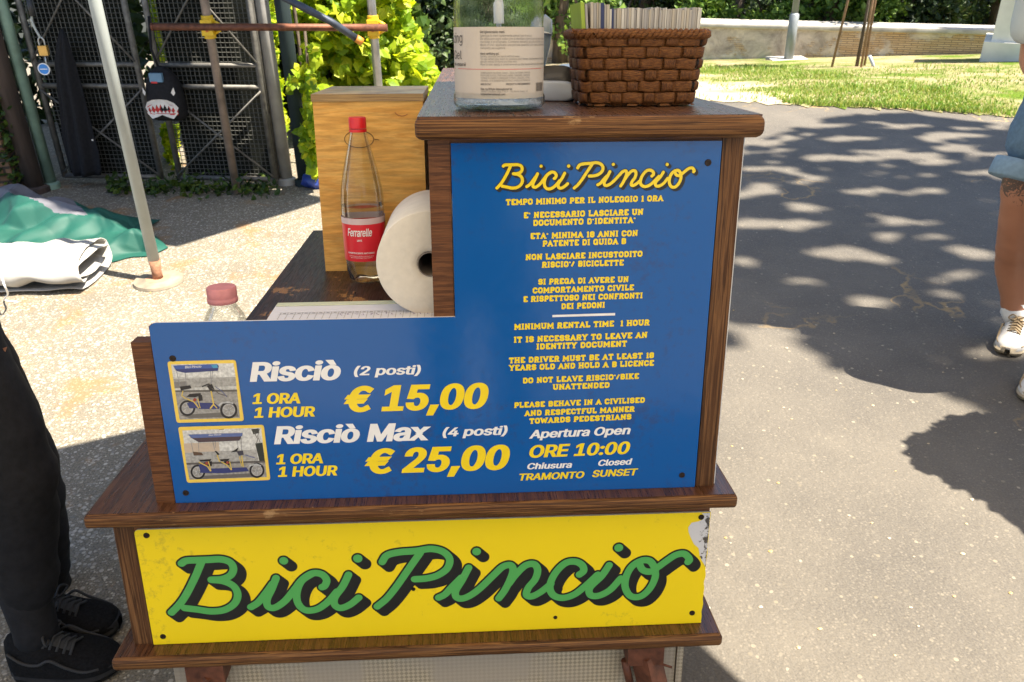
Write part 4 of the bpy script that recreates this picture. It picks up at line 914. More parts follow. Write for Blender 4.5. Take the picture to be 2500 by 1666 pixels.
# leaflets
papers = [simple('leaflet_paper', c, .7, var=.12, scale=60, sc3=(8, 8, .2)) for c in ((.45,.43,.40), (.36,.34,.32), (.52,.50,.46), (.40,.36,.30), (.30,.29,.29))]
x = -.098; i = 0
M_LG = simple('leaflet_green', (.26,.36,.025), .5); M_LN = simple('leaflet_navy', (.012,.02,.09), .4)
while x < .097:
    th = random.uniform(.0022, .0052); mt = random.choice(papers); lb, gp = 'folded paper leaflet standing on edge in the wicker basket, pale page edges up front', 'leaflets in the wicker basket'
    if i == 0: mt, th, lb, gp = M_LG, .007, 'lime green leaflet at the left end of the basket', None
    elif -.072 < x < -.064: mt, th, lb, gp = M_LN, .006, 'thicker navy blue leaflet nearer the left end of the basket', None
    elif -.052 < x < -.0485: mt, th, lb, gp = M_LN, .0035, 'thin navy blue leaflet just right of the thicker navy one', None
    hh = .090+random.uniform(-.002, .003)+(.008 if x < -.06 or x > .10 else 0); lean = math.tan(R(-6 if i < 2 else -2.5+5*(x+.1)/.21))
    o = cthing('leaflet', (0, 0, 0), lb, 'leaflet', gp)
    o.matrix_world = wk.matrix_world @ Matrix.Translation((x*1.0, random.uniform(-.002, .002), .010+.0))
    bm = bmesh.new(); bx(bm, 0, th*.93, -.058, .058, .045, hh+.058)
    for v in bm.verts: v.co.x += (v.co.z-.05)*lean*.8
    bmobj('page_block', bm, mt, o); x += th+.0002; i += 1
# plywood box
pbx = cthing('plywood_box', (.2373, .362, .3303), 'tall honey coloured plywood box standing on the desk', 'box')
pz = .352
box('side_board', 0, .2135, 0, .02, 0, pz-.012, M_PLY, pbx, .0015); box('side_board', 0, .018, .0205, .285, 0, pz-.012, M_PLY, pbx, .0015); box('side_board', .1955, .2135, .0205, .285, 0, pz-.012, M_PLY, pbx, .0015); box('side_board', .0185, .195, .267, .285, 0, pz-.012, M_PLY, pbx, .0015)
box('lid', -.002, .2150, -.003, .288, pz-.0118, pz+.002, M_PLYE, pbx, .002)
V, Fc = sweep([(.172+.014*math.cos(a), -.0004, pz-.03+.010*math.sin(a)) for a in np.linspace(3.4, 5.6, 12)], .0009, 5); mesh('knot', V, Fc, simple('knot_stain', (.40,.17,.05), .6), pbx)
P = [(.0855+.0285*math.cos(a), -.0006, .2680+.0165*math.sin(a)) for a in np.linspace(0, 2*math.pi, 40)]+[(.125, -.0006, .266)]
V, Fc = sweep(P, .0007, 5); mesh('pencil_ring', V, Fc, simple('pencil', (.10,.055,.02), .7), pbx)
# mineral water bottle
wb = cthing('water_bottle', (.3305, .285, .3303), 'clear red capped mineral water bottle half full on desk', 'bottle')
wp = [(.0005,.006),(.012,.004),(.026,.0),(.034,.004),(.0385,.022),(.0385,.034),(.0395,.05),(.040,.10),(.0415,.14),(.0415,.165),(.0395,.185),(.034,.215),(.0265,.245),(.0195,.272),(.0155,.288),(.0135,.295),(.0135,.305)]
def petal(r, z, a): return r*(1-.22*max(0, 1-z/.03)*(.5+.5*math.cos(5*a)))
lathe('shell', wp+[(max(.0003, r-.0009), z+.0008) for r, z in wp[::-1]], M_PET, wb, n=60, fn=petal)
wi = [(.0003,.0075)]+[(r-.0013, max(z, .0015)+.001) for r, z in wp[1:9]]+[(.0402,.152),(.0001,.1525)]
lathe('water', wi, M_WATER, wb, n=60, fn=petal)
lathe('cap', [(.0165,.297),(.0165,.314),(.0155,.317),(.0,.3175)], simple('red_cap', (.62,.015,.02), .35), wb, n=40); lathe('neck_ring', [(.0165,.290),(.0168,.292),(.0165,.2955),(.014,.2955)], simple('red_ring', (.62,.015,.02), .35), wb, n=40)
rl = .0412
wl = lathe('label', [(.0402,.048),(rl,.100),(.0418,.1205)], simple('red_label', (.66,.012,.025), .35, var=.04), wb, n=48)
lathe('white_band', [(.0419,.1207),(.0424,.1325)], simple('label_blush', (.62,.47,.47), .4, var=.05), wl, n=48)
for s, xa, xb, zb, hh, sh, bo in (("Ferrarelle", -.026, .024, .0985, .0145, .25, .02), ("1893", -.006, .004, .0885, .0036, 0, .02), ("EFFERVESCENTE NATURALE", -.027, .027, .064, .003, 0, .02), ("ACQUA MINERALE NATURALE EFFERVESCENTE", -.025, .025, .0585, .0016, 0, .0), ("CAPTAZIONE E IMBOTTIGLIAMENTO", -.022, .022, .0555, .0016, 0, .0)):
    cont = outlines(s, sh, bo); A = np.vstack([np.array(c) for c in cont]); x0, x1 = A[:, 0].min(), A[:, 0].max()
    curved('text_line', cont, M_TW, wl, .0424, lambda x, y: (xa+(x-x0)/(x1-x0)*(xb-xa)-.004, zb+y/CAPU*hh))
# paper roll
pr = cthing('paper_roll', (.4665, .05, .4215), 'big white paper towel roll lying on desk beside the blue sign', 'paper roll')
M_PAPER = simple('tissue_paper', (.74,.68,.58), .9, 0, .06, 40, .6, .003, .2)
o = lathe('end_face', [(.0215,.004),(.024,.0008),(.034,-.0006),(.06,.0004),(.0880,-.0004),(.0906,.0006)], simple('tissue_edges', (.66,.605,.52), .95, 0, .05, 70, .5, .003, .15), pr, n=72); o.rotation_euler = (R(-90), 0, 0)
rp = [(.0906,.0006),(.0914,.0016),(.0916,.11),(.0912,.217),(.0885,.22),(.0215,.22)]
o = lathe('roll', rp, M_PAPER, pr, n=72); o.rotation_euler = (R(-90), 0, 0)
o = lathe('core', [(.0214,.0),(.0214,.22),(.0199,.22),(.0199,.0),(.0214,.0)], simple('cardboard', (.20,.17,.15), .9), pr, n=40); o.rotation_euler = (R(-90), 0, 0)
bm = bmesh.new(); bx(bm, -.0195, .0195, .15, .16, -.0195, .0195)
# pink capped bottle in the well of the counter
jb = cthing('juice_bottle', (.100, .088, .0015), 'clear plastic bottle with faded pink screw cap behind sign', 'bottle')
jp = [(.001,.003),(.030,.001),(.0385,.006),(.0405,.02),(.0405,.27),(.0395,.305),(.034,.324),(.026,.337),(.0235,.341),(.0235,.352)]
lathe('shell', jp+[(max(.0003, r-.0009), z+.0008) for r, z in jp[::-1]], M_PET, jb, n=48)
M_PINK = simple('faded_pink', (.56,.21,.21), .5, 0, .12, 60, .2)
lathe('cap', [(.0255,.349),(.0262,.351),(.0262,.356),(.0250,.358),(.0255,.360),(.0255,.374),(.0240,.3765),(.0,.377)], M_PINK, jb, n=48, fn=lambda r, z, a: r*(1+.006*math.cos(40*a)*(z > .359)))
# register sheets
rg = cthing('register_sheet', (.187, .018, .3312), 'white printed register sheet with hand written columns on desk', 'sheet', rz=R(.6))
bm = bmesh.new(); bx(bm, 0, .33, 0, .098, 0, .0035); bmobj('paper', bm, simple('form_paper', (.66,.66,.70), .7, var=.03), rg)
bm = bmesh.new(); bx(bm, .002, .33, .085, .102, .004, .0055); bmobj('cover_edge', bm, simple('green_cover', (.58,.62,.45), .6, var=.05), rg)
V, Fc = [], []
def strip(x0, y0, x1, y1, wd=.0005, z=.0041):
    d = np.array((x1-x0, y1-y0)); n_ = np.array((-d[1], d[0]))/np.hypot(*d)*wd; b = len(V)
    V.extend([(x0-n_[0], y0-n_[1], z), (x1-n_[0], y1-n_[1], z), (x1+n_[0], y1+n_[1], z), (x0+n_[0], y0+n_[1], z)]); Fc.append((b, b+1, b+2, b+3))
for i in range(26): strip(.018+i*.0125, .005, .018+i*.0125, .046, .00035)
strip(.015, .046, .33, .046, .00035, .0042); strip(.015, .036, .33, .036, .0003, .0042)
for i in range(26): strip(.022+i*.0125, .041, .027+i*.0125, .041, .0012, .0043)
mesh('printed_grid', V, Fc, M_INK2, rg)
V, Fc = [], []
for i in range(8, 26):
    P = [(.020+i*.0125+random.uniform(0, .008), .02+random.uniform(0, .014)) for _ in range(4)]
    for a, b_ in zip(P[:-1], P[1:]): strip(*a, *b_, .00045, .0044)
mesh('handwriting', V, Fc, simple('ballpoint', (.25,.18,.28), .6), rg)

# ---------------------------------------------------------------- shade: parasol over the counter, added sheet by the gate, tree at the right
def lift(p, z): return np.array((p[0], p[1], 0.))+SUNV*(z/SUNV[2])
def canopy(name, label, poly, z, mat, post, cat='parasol', cen=None, rise=.35):
    t = empty(name, (post[0], post[1], 0)); tag(t, label, cat)
    P = [lift(p, z) for p in poly]; n = len(P); o = np.array((post[0], post[1], 0)); top = (np.mean(P, 0) if cen is None else lift(cen, z))+np.array((0, 0, rise))
    V = [p-o for p in P]+[p-o-np.array((0, 0, .12)) for p in P]+[top-o]
    Fc = [(i, (i+1) % n, 2*n) for i in range(n)]+[(i, i+n, (i+1) % n+n, (i+1) % n) for i in range(n)]
    mesh('fabric', V, Fc, mat, t); q = top-o
    tube('pole', [(0,0,0), (0,0,q[2]-.2), (q[0]*.5, q[1]*.5, q[2]+.02), tuple(q)], .025, M_STEEL, t, 10); lathe('foot', [(.0,.0),(.25,.0),(.25,.05),(.04,.07),(.0,.07)], M_STEEL, t, n=24)
    return t
M_FAB = simple('cream_canvas', (.62,.56,.46), .9, var=.05); _n = M_FAB.node_tree; _t = _n.nodes.new('ShaderNodeBsdfTranslucent'); _t.inputs[0].default_value = (.85,.72,.52,1); _m = _n.nodes.new('ShaderNodeMixShader'); _m.inputs[0].default_value = .36
_n.links.new(_n.nodes['Principled BSDF'].outputs[0], _m.inputs[1]); _n.links.new(_t.outputs[0], _m.inputs[2]); _n.links.new(_m.outputs[0], _n.nodes['Material Output'].inputs[0]); M_FABG = simple('green_canvas', (.10,.22,.17), .9, var=.08)
canopy('parasol', 'large cream parasol shading the rental counter', [(-3.1,1.66),(-.27,2.79),(.62,3.15),(.52,1.9),(.44,1.48),(.54,1.30),(1.15,.18),(1.2,-1.4),(-3.2,-1.4)], 2.45, M_FAB, (-1.5,-1.0))
canopy('shade_sheet', 'unseen green canvas sheet added to shade the mesh gate', [(-1.53,4.15),(-.84,4.83),(-1.07,4.99),(-1.40,5.10),(-1.50,5.13),(-1.70,5.19),(-1.92,5.25),(-2.02,5.5),(-2.1,7.6),(-5.2,7.8),(-4.8,5.0),(-2.6,4.55)], 3.0, M_FABG, (-4.4,5.9), 'shade_sheet', (-3.4,5.3), .0)  # unseen sheet added to shade the gate, outline set by the wanted shadow
def inpoly(p, poly):
    c = False; n = len(poly)
    for i in range(n):
        a, b = poly[i], poly[i-1]
        if (a[1] > p[1]) != (b[1] > p[1]) and p[0] < (b[0]-a[0])*(p[1]-a[1])/(b[1]-a[1])+a[0]: c = not c
    return c
shade = [G(x, y)[:2] for x, y in ((1560,352),(1700,345),(1760,305),(1830,287),(1900,268),(2060,262),(2240,270),(2353,278))]+[np.array(q) for q in ((6.6,5.4),(7.4,3.2),(6.2,1.4),(3.4,.6),(2.3,1.5))]+[G(x, y)[:2] for x, y in ((2353,955),(2200,930),(2080,905),(2030,850),(1900,845),(1840,795),(1760,770),(1640,755))]
spots = [(1836,463,.10,.05),(1760,440,.14,.05),(1700,452,.12,.05),(1880,410,.10,.05),(2150,373,.26,.05),(2300,394,.26,.055),(2290,353,.20,.05),(1950,318,.3,.05),(2040,345,.3,.05),(1800,350,.22,.045),(1900,290,.3,.06),(2090,291,.25,.05),(2200,310,.3,.05),(2074,552,.075,.06),(2170,552,.08,.06),(2245,585,.13,.07),(1950,693,.10,.075),(1900,735,.085,.06),(2290,745,.05,.035),(1745,762,.10,.06),(2120,511,.12,.045),(1960,360,.2,.04),(1700,600,.1,.05),(1830,640,.09,.03),(1720,395,.13,.04)]
_r = random.Random(5)
for _ in range(46):
    y_ = 262+150*_r.random()**1.5; spots.append((_r.uniform(1700, 2340), y_, _r.uniform(.03, .14)*(1 if y_ < 340 else .6), _r.uniform(.015, .04)))
for _ in range(5): spots.append((_r.uniform(1680, 2300), _r.uniform(420, 880), _r.uniform(.02, .06), _r.uniform(.02, .04)))
spots = [(G(x, y)[:2], a, b) for x, y, a, b in spots]
def shade_pts(poly, n, zlo, zhi, holes=(), edge=.10, fr=1.7, thin=False):
    A = np.array(poly); lo, hi = A.min(0), A.max(0); out = []
    while len(out) < n:
        p = lo+(hi-lo)*np.random.rand(2)
        j = np.array((noise.noise(Vector((p[0]*fr, p[1]*fr, 1))), noise.noise(Vector((p[0]*fr, p[1]*fr, 9)))))*edge*2
        if not inpoly(p+j, poly): continue
        if any(((p[0]-c[0]+.4*j[0])/a)**2+((p[1]-c[1]+.4*j[1])/b)**2 < 1 for c, a, b in holes): continue
        if thin and noise.noise(Vector((p[0]*2.6, p[1]*4.2, 6)))+.5*noise.noise(Vector((p[0]*6, p[1]*9, 2))) > (.20 if p[1] > 3.6 else .42): continue
        out.append(lift(p, random.uniform(zlo, zhi)))
    return out
tt = empty('shade_tree', (9.6, 1.6, 0)); tag(tt, 'broad leafy tree whose crown shades the asphalt', 'tree')
pts = np.array(shade_pts(shade, 38000, 7.6, 9.4, [(c, a*.75+.02, b*.75+.03) for c, a, b in spots], .13, 1.7, True))
leaf_mesh('crown', pts-np.array(tt.location), .105, L_CAN, tt, .8, 1.2)
V, Fc = sweep([(0,0,0), (-.1,-.1,3.6), (-.5,-.2,7), (-1.6,-.3,8.6)], [.28,.22,.17,.08], 12); sweep([(-.2,-.1,5), (-1.2,.2,7.3), (-3.6,.6,8.5)], [.12,.08,.03], 8, V=V, Fc=Fc); mesh('trunk', V, Fc, M_BARK, tt, True)
blob = [G(x, y)[:2] for x, y in ((2090,1042),(2104,1008),(2150,992),(2200,962),(2280,948),(2353,944))]+[np.array((2.6,2.3)), np.array((2.6,1.5))]+[G(x, y)[:2] for x, y in ((2353,1214),(2290,1172),(2235,1128),(2190,1110),(2150,1082),(2118,1068))]
bb = empty('shadow_bush', (2.75, 1.55, 0)); tag(bb, 'unseen potted bush added to cast the blob shadow at right', 'bush')  # made-up bush out of view, crown shaped to the ground shadow it casts
pts = np.array(shade_pts(blob, 3600, 1.25, 1.6, (), .012, 4)); leaf_mesh('crown', pts-np.array(bb.location), .07, L_CAN, bb, .8, 1.2)
tube('stem', [(0,0,.3), (-.1,.05,.9), (-.3,.2,1.3)], [.03,.025,.015], M_BARK, bb); lathe('pot', [(.0,.0),(.16,.0),(.21,.36),(.22,.38),(.19,.38),(.18,.32),(.0,.32)], simple('terracotta', (.35,.14,.07), .8), bb, n=32)


far_sh = [(4.4,5.0),(6.2,6.2),(13,7),(14,-5),(5,-5),(2.9,-.5),(3.0,1.2),(5.5,1.6)]
ft = empty('shade_tree', (15.5, -1.5, 0)); tag(ft, 'second large tree added beyond the right edge to cut sky light on the road', 'tree')  # unseen crown added to dim the sky over the road
leaf_mesh('crown', np.array(shade_pts(far_sh, 7000, 8.2, 10.2, (), .3))-np.array(ft.location), .42, L_CAN, ft, .8, 1.2); tube('trunk', [(0,0,0), (-.2,0,5), (-1.2,.4,9)], [.3,.25,.1], M_BARK, ft, 10)
wt = empty('shade_tree', (9.5, WR[1]-3, gz(9.5, WR[1]-3))); tag(wt, 'tree outside the right edge shading the end of the park wall', 'tree')
pts = []
while len(pts) < 2600:
    x_, y_ = random.uniform(2176, 2620), random.uniform(20, 131)
    if x_ < 2186-(y_-45)*.30+5*noise.noise(Vector((y_*.06, 0, 0))): continue
    d_ = ray(x_, y_); p_ = WL[:2]; nn = np.array((-wd_[1], wd_[0])); t_ = (p_ @ nn[:2])/(d_[:2] @ nn[:2]); pts.append(np.array((0, 0, CH))+d_*t_+SUNV*random.uniform(5.5, 6.6))
leaf_mesh('crown', np.array(pts)-np.array(wt.location), .16, L_CAN, wt, .8, 1.2)
tube('trunk', [(0,0,0), (-.2,0,2.5), (-1.5,.6,4.6)], [.2,.16,.07], M_BARK, wt, 10)

# ---------------------------------------------------------------- the gate on the left
GA, GBp = G(118, 424), G(640, 434); gd = (GBp-GA)[:2]; gL = np.hypot(*gd); gd = gd/gL; gn = np.array((gd[1], -gd[0]))   # gn faces the camera
ga = math.atan2(gd[1], gd[0])
def gp(x, y, off=0.):                                        # photo point -> (along, height) on the gate plane
    d = ray(x, y); o = np.array((0, 0, CH)); q = GA[:2]+gn*off
    t = ((q-o[:2]) @ gn)/(d[:2] @ gn); p = o+d*t; return np.array(((p[:2]-GA[:2]) @ gd, p[2]))
def gw(u, z, off=0.): q = GA[:2]+gd*u+gn*off; return np.array((q[0], q[1], z))
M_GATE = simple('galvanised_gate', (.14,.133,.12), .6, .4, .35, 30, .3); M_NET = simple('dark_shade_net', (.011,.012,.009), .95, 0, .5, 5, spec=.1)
M_WIRE = simple('gate_wire', (.075,.075,.066), .6, .2, .25, 20)
def bar(V, Fc, a, b, r, n=4): sweep([gw(*a), gw(*b)], r, n, V=V, Fc=Fc)
def gate_leaf(label, u0, u1, z1_, pu):
    g = empty('mesh_gate', tuple(gw(u0, 0)), (0, 0, ga)); tag(g, label, 'gate', 'gate leaves'); inv = g.matrix_basis.inverted()
    def put(name, V, Fc, mat, sm=False): return mesh(name, [inv @ Vector(v) for v in V], Fc, mat, g, sm)
    V, Fc = [], []
    for a, b, r in (((u0,.05),(u0,z1_),.018),((u1,.05),(u1,z1_),.018),((u0,.06),(u1,.06),.016),((u0,z1_),(u1,z1_),.018),((u0,.60),(u1,.60),.014),((u0,.72),(u1,.72),.014)): bar(V, Fc, a, b, r, 6)
    put('frame', V, Fc, M_GATE, True)
    V, Fc = [], []
    for a, b in (((u0,.08),(u1,.58)),((u0,.58),(u1,.08)),((u0,.74),(u1,1.5)),((u0,1.5),(u1,.74))): bar(V, Fc, (*a, .02), (*b, .02), .006, 5)
    put('brace', V, Fc, M_GATE, True)
    V, Fc = [], []; p_ = .026
    for k in range(int((u1-u0)/p_)): bar(V, Fc, (u0+k*p_, .06, -.012), (u0+k*p_, z1_, -.012), .0024, 3)
    for k in range(int((z1_-.06)/p_)): bar(V, Fc, (u0, .06+k*p_, -.012), (u1, .06+k*p_, -.012), .0024, 3)
    put('wire_mesh', V, Fc, M_WIRE)
    V, Fc = [], []
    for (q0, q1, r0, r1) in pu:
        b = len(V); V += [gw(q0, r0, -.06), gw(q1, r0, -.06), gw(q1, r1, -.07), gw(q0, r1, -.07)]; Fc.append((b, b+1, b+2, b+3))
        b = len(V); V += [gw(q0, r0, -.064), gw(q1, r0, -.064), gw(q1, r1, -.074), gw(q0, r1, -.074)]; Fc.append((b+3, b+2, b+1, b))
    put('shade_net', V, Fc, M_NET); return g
uc = gp(376, 400)[0]; ue = gp(632, 415)[0]; ul = gp(150, 405)[0]
gate_leaf('left leaf of the dark mesh gate with black cloth hung on it', ul, uc-.02, 1.75, [(ul, uc-.05, .03, 1.7)])
gate_leaf('right leaf of the dark mesh gate, its upper corner in sunlight', uc+.10, ue, 1.75, [(uc+.13, ue-.02, .03, 1.7)])
def post(name, label, px, py, r, h, mat, n=10, dy=0.):
    b = G(px, py); o = empty(name, (b[0], b[1]+dy, 0)); tag(o, label, 'post'); tube('shaft', [(0,0,0), (0,0,h)], r, mat, o, n); lathe('foot_collar', [(r*1.02,.0),(r*1.5,.0),(r*1.5,.03),(r*1.02,.04)], mat, o, n=16); return o
M_CONC = simple('pale_post', (.34,.33,.31), .8, .1, .25, 7, .3); M_GREENP = simple('pale_green_paint', (.20,.30,.23), .5, .1, .3, 9, .2)
post('gate_post', 'pale grey post right of the mesh gate next to the vine', 660, 422, .038, 2.3, M_CONC)
post('fence_post', 'slim steel post with climbing leaves between right gate leaf and pale post', 640, 424, .016, 2.2, M_GATE)
post('gate_post', 'pale green painted post at the left end of the gate', 120, 432, .034, 2.3, M_GREENP)
post('wooden_post', 'dark weathered wooden post between brick pillar and pale green post', 84, 440, .055, 2.3, simple('old_timber', (.055,.038,.03), .9, 0, .4, 6, .8, .01, sc3=(4,4,.5)), 8)
post('gap_upright', 'dark upright filling the gap under the climbing vine', 702, 424, .042, 2.2, simple('dark_gap_tone', (.010,.022,.024), .8, 0, .4, 6, .4), 10)  # dark upright put where only a dark gap shows beside the vine
# brick pillar
pbk = G(28, 452); pl = empty('brick_pillar', (pbk[0]-.13, pbk[1]+.12, 0), (0, 0, R(12))); tag(pl, 'old brown brick pillar with ivy at the left edge', 'pillar')
def brick2():
    m, nt, bs = newmat('old_brown_brick'); g = coords(nt); mp = nt.nodes.new('ShaderNodeMapping'); mp.inputs['Rotation'].default_value = (R(90), 0, 0); nt.links.new(g, mp.inputs[0])
    br = nt.nodes.new('ShaderNodeTexBrick'); nt.links.new(mp.outputs[0], br.inputs['Vector']); br.inputs['Scale'].default_value = 1; br.inputs['Brick Width'].default_value = .19; br.inputs['Row Height'].default_value = .042; br.inputs['Mortar Size'].default_value = .008
    br.inputs['Color1'].default_value = (.15,.075,.04,1); br.inputs['Color2'].default_value = (.24,.14,.08,1); br.inputs['Mortar'].default_value = (.05,.04,.03,1)
    n2 = noi(nt, g, 7, 6, .7); nt.links.new(mix(nt, .7, br.outputs['Color'], ramp(nt, n2, [(.3, (.4,.4,.4)), (.7, (1.2,1.15,1.1))]), 'MULTIPLY'), bs.inputs['Base Color']); bs.inputs['Roughness'].default_value = .95
    bump(nt, bs, math_(nt, 'ADD', br.outputs['Fac'], n2), -.8, .01); return m
box('brickwork', -.30, .13, -.12, .30, 0, 2.4, brick2(), pl, .012, cuts=30, jit=.004)
iv = [np.array((.14+random.gauss(0, .03), -.10+random.gauss(0, .04), random.uniform(0, 1.5))) for _ in range(420)]+[np.array((random.uniform(-.05, .15), -.14, random.uniform(0, .5))) for _ in range(60)]
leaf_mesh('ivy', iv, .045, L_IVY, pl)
# vine: sunlit mass beside the gate
def vine_pts(poly, n, Y0, Y1):
    A = np.array(poly, float); lo, hi = A.min(0), A.max(0); out = []
    while len(out) < n:
        p = lo+(hi-lo)*np.random.rand(2)
        if not inpoly(p+12*np.array((noise.noise(Vector((p[0]*.02, p[1]*.02, 0))), noise.noise(Vector((p[0]*.02, p[1]*.02, 5))))), poly): continue
        d = .35*noise.noise(Vector((p[0]*.018, p[1]*.018, 2)))
        if noise.noise(Vector((p[0]*.03, p[1]*.03, 8))) < -.42: continue
        out.append(at(p[0], p[1], random.uniform(Y0, Y1)+d))
    return np.array(out)
vn = empty('climbing_vine', tuple(G(720, 416))); tag(vn, 'bright yellow green climbing vine in full sun behind the plywood box', 'vine')
vo = np.array(vn.location)
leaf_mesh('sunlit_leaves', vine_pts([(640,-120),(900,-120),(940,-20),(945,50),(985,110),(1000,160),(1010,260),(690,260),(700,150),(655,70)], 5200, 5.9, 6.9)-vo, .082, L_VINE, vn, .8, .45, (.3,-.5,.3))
leaf_mesh('inner_leaves', vine_pts([(600,-120),(920,-120),(990,110),(990,300),(640,430),(600,430)], 3800, 6.7, 7.2)-vo, .11, L_IVY, vn, .8)  # darker leaf colour stands in for the shaded depth of the vine
V, Fc = [], []
for (xa, ya), (xb, yb) in (((850,240),(780,-60)),((760,250),(720,-80)),((930,250),(900,-50))): sweep([at(xa, ya+150, 6.9)-vo, at((xa+xb)/2+20, (ya+yb)/2, 6.8)-vo, at(xb, yb, 6.8)-vo], [.02,.016,.01], 6, V=V, Fc=Fc)
sweep([at(720, 416, 6.5)*np.array((1,1,0))-vo, at(850, 390, 6.9)-vo], .02, 6, V=V, Fc=Fc); mesh('stem', V, Fc, M_BARK, vn, True)
v2 = empty('hanging_vine', tuple(G(712, 420))); tag(v2, 'yellow green vine strand hanging over the dark upright beside gate', 'vine'); vo = np.array(v2.location)
leaf_mesh('leaves', vine_pts([(700,100),(690,150),(660,205),(690,235),(680,300),(690,330),(712,400),(735,410),(735,250),(720,180),(728,110)], 420, 4.85, 5.05)-vo, .06, L_VINE, v2, .85, .2, (0,-.8,.2))
tube('stem', [at(728, 400, 5.05)-vo, at(715, 250, 5.05)-vo, at(700, 60, 5.08)-vo], .008, M_BARK, v2, 6)
v3 = empty('ivy', tuple(gw(uc, 0, -.45))); tag(v3, 'bright ivy glimpsed through the gap between the gate leaves', 'ivy'); vo = np.array(v3.location)
leaf_mesh('leaves', np.concatenate([vine_pts([(372,285),(412,285),(412,415),(376,415)], 420, 5.55, 5.7), vine_pts([(335,-30),(370,-30),(385,140),(355,140)], 260, 5.6, 5.75)])-vo, .05, L_VINE, v3, .8, .6)
tube('stem', [(0,0,0), (.02,0,.8), (0,.05,1.6)], .012, M_BARK, v3, 6)
v4 = empty('ivy', tuple(gw(ue+.06, 0, -.5))); tag(v4, 'sunlit ivy showing through the slit right of the gate', 'ivy'); vo = np.array(v4.location)
leaf_mesh('leaves', vine_pts([(588,-40),(632,-40),(662,420),(630,420)], 900, 5.5, 5.8)-vo, .055, L_VINE, v4, .8, .6); tube('stem', [(0,0,0), (.02,0,.8), (0,.05,1.6)], .012, M_BARK, v4, 6)
wd2 = []
while len(wd2) < 620:
    a_, b_ = random.uniform(250, 640), random.gauss(438, 9)
    if noise.noise(Vector((a_*.02, b_*.03, 3))) > random.uniform(-.35, .3): wd2.append(np.concatenate([G(a_, max(424, b_))[:2], [abs(random.gauss(0, .045))]]))
tag(leaf_mesh('weeds', wd2, .038, L_IVY), 'low dark weeds growing along the foot of the gate', 'weeds', kind='stuff')
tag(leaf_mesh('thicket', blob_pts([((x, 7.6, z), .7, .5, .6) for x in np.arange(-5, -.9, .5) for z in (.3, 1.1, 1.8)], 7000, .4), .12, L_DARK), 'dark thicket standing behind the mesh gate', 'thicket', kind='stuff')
# tube frame: poles, crossbar, stay
M_POLE2 = simple('worn_scaffold_tube', (.26,.20,.16), .6, .3, .4, 12, .2)
b1 = G(365, 648); p1 = empty('canopy_pole', tuple(b1)); tag(p1, 'tall pale grey canopy pole standing on a round concrete foot', 'pole')
tube('shaft', [(0,0,.10), (0,0,2.6)], .0250, M_PAINTW, p1, 20); tube('rusty_end', [(0,0,.01), (0,0,.05), (.003,0,.11)], [.024,.022,.0275], simple('rust', (.24,.12,.07), .9, .1, .4, 60, .5), p1, 16)
lathe('foot_plate', [(.0,.002),(.112,.002),(.108,.014),(.06,.018),(.058,.02),(.0,.02)], simple('foot_concrete', (.21,.175,.13), .9, 0, .25, 20, .4), p1, n=40)
lathe('rust_stain', [(.055,.0205),(.0,.0215)], simple('rust_stain', (.33,.19,.12), .9), p1, n=24)
b2 = G(545, 446); p2 = empty('frame_pole', tuple(b2)); tag(p2, 'rust mottled tube pole with yellow coupler in front of the gate', 'pole', 'scaffold poles')
zc = at(490, 62, b2[1])[2]; tube('shaft', [(0,0,0), (0,0,2.4)], .0225, M_POLE2, p2, 14)
b3 = at(858, 62, 4.93); p3 = empty('frame_pole', (b3[0], b3[1], 0)); tag(p3, 'steel tube pole with yellow coupler in front of the bright vine', 'pole', 'scaffold poles')
tube('shaft', [(0,0,0), (0,0,2.4)], .0235, M_STEEL, p3, 14)
cb0, cb1 = np.array(at(350, 62, b2[1]-.035)), np.array(at(890, 64, b3[1]-.05))
def coupler(pr, z, sgn):
    c = box('coupler', -.030, .030, -.045, .03, z-.040, z+.040, M_YPLAS, pr, .015, 4); lathe('collar', [(.026,z-.060),(.031,z-.058),(.031,z-.04),(.031,z+.04),(.031,z+.058),(.026,z+.060)], M_YPLAS, c, n=20)
    tube('lever', [(.026,-.01,z+.030), (.058,-.01,z+.014), (.058,-.01,z-.018), (.028,-.01,z-.032)], .010, M_YPLAS, c, 8)
    box('mark', -.007, .007, -.0475, -.0445, z-.020, z+.020, simple('red_mark', (.45,.09,.02), .5), c, .001)
coupler(p2, zc, 1); coupler(p3, b3[2], 1)
cbo = empty('crossbar', tuple(cb0)); tag(cbo, 'rusty brown horizontal tube joining the two yellow couplers', 'tube'); dlt = cb1-cb0
tube('tube', [(0,0,0), tuple(dlt)], .019, M_RUST, cbo, 12); tube('plug', [tuple(-dlt*.004), tuple(dlt*.004)], .0205, M_RUST, cbo, 12)
sy = [at(640, -12, 4.75), at(760, 50, 4.83), at(818, 88, 4.86), at(832, 97, 4.87)]; so_ = empty('diagonal_stay', tuple(sy[0])); tag(so_, 'dark blue grey diagonal tube with orange end crossing the vine', 'tube')
tube('tube', [np.array(q)-sy[0] for q in sy[:3]], .019, M_DSTEEL, so_, 12); tube('end_cap', [sy[2]-sy[0], sy[3]-sy[0]], .021, simple('orange_cap', (.55,.20,.03), .5), so_, 12)
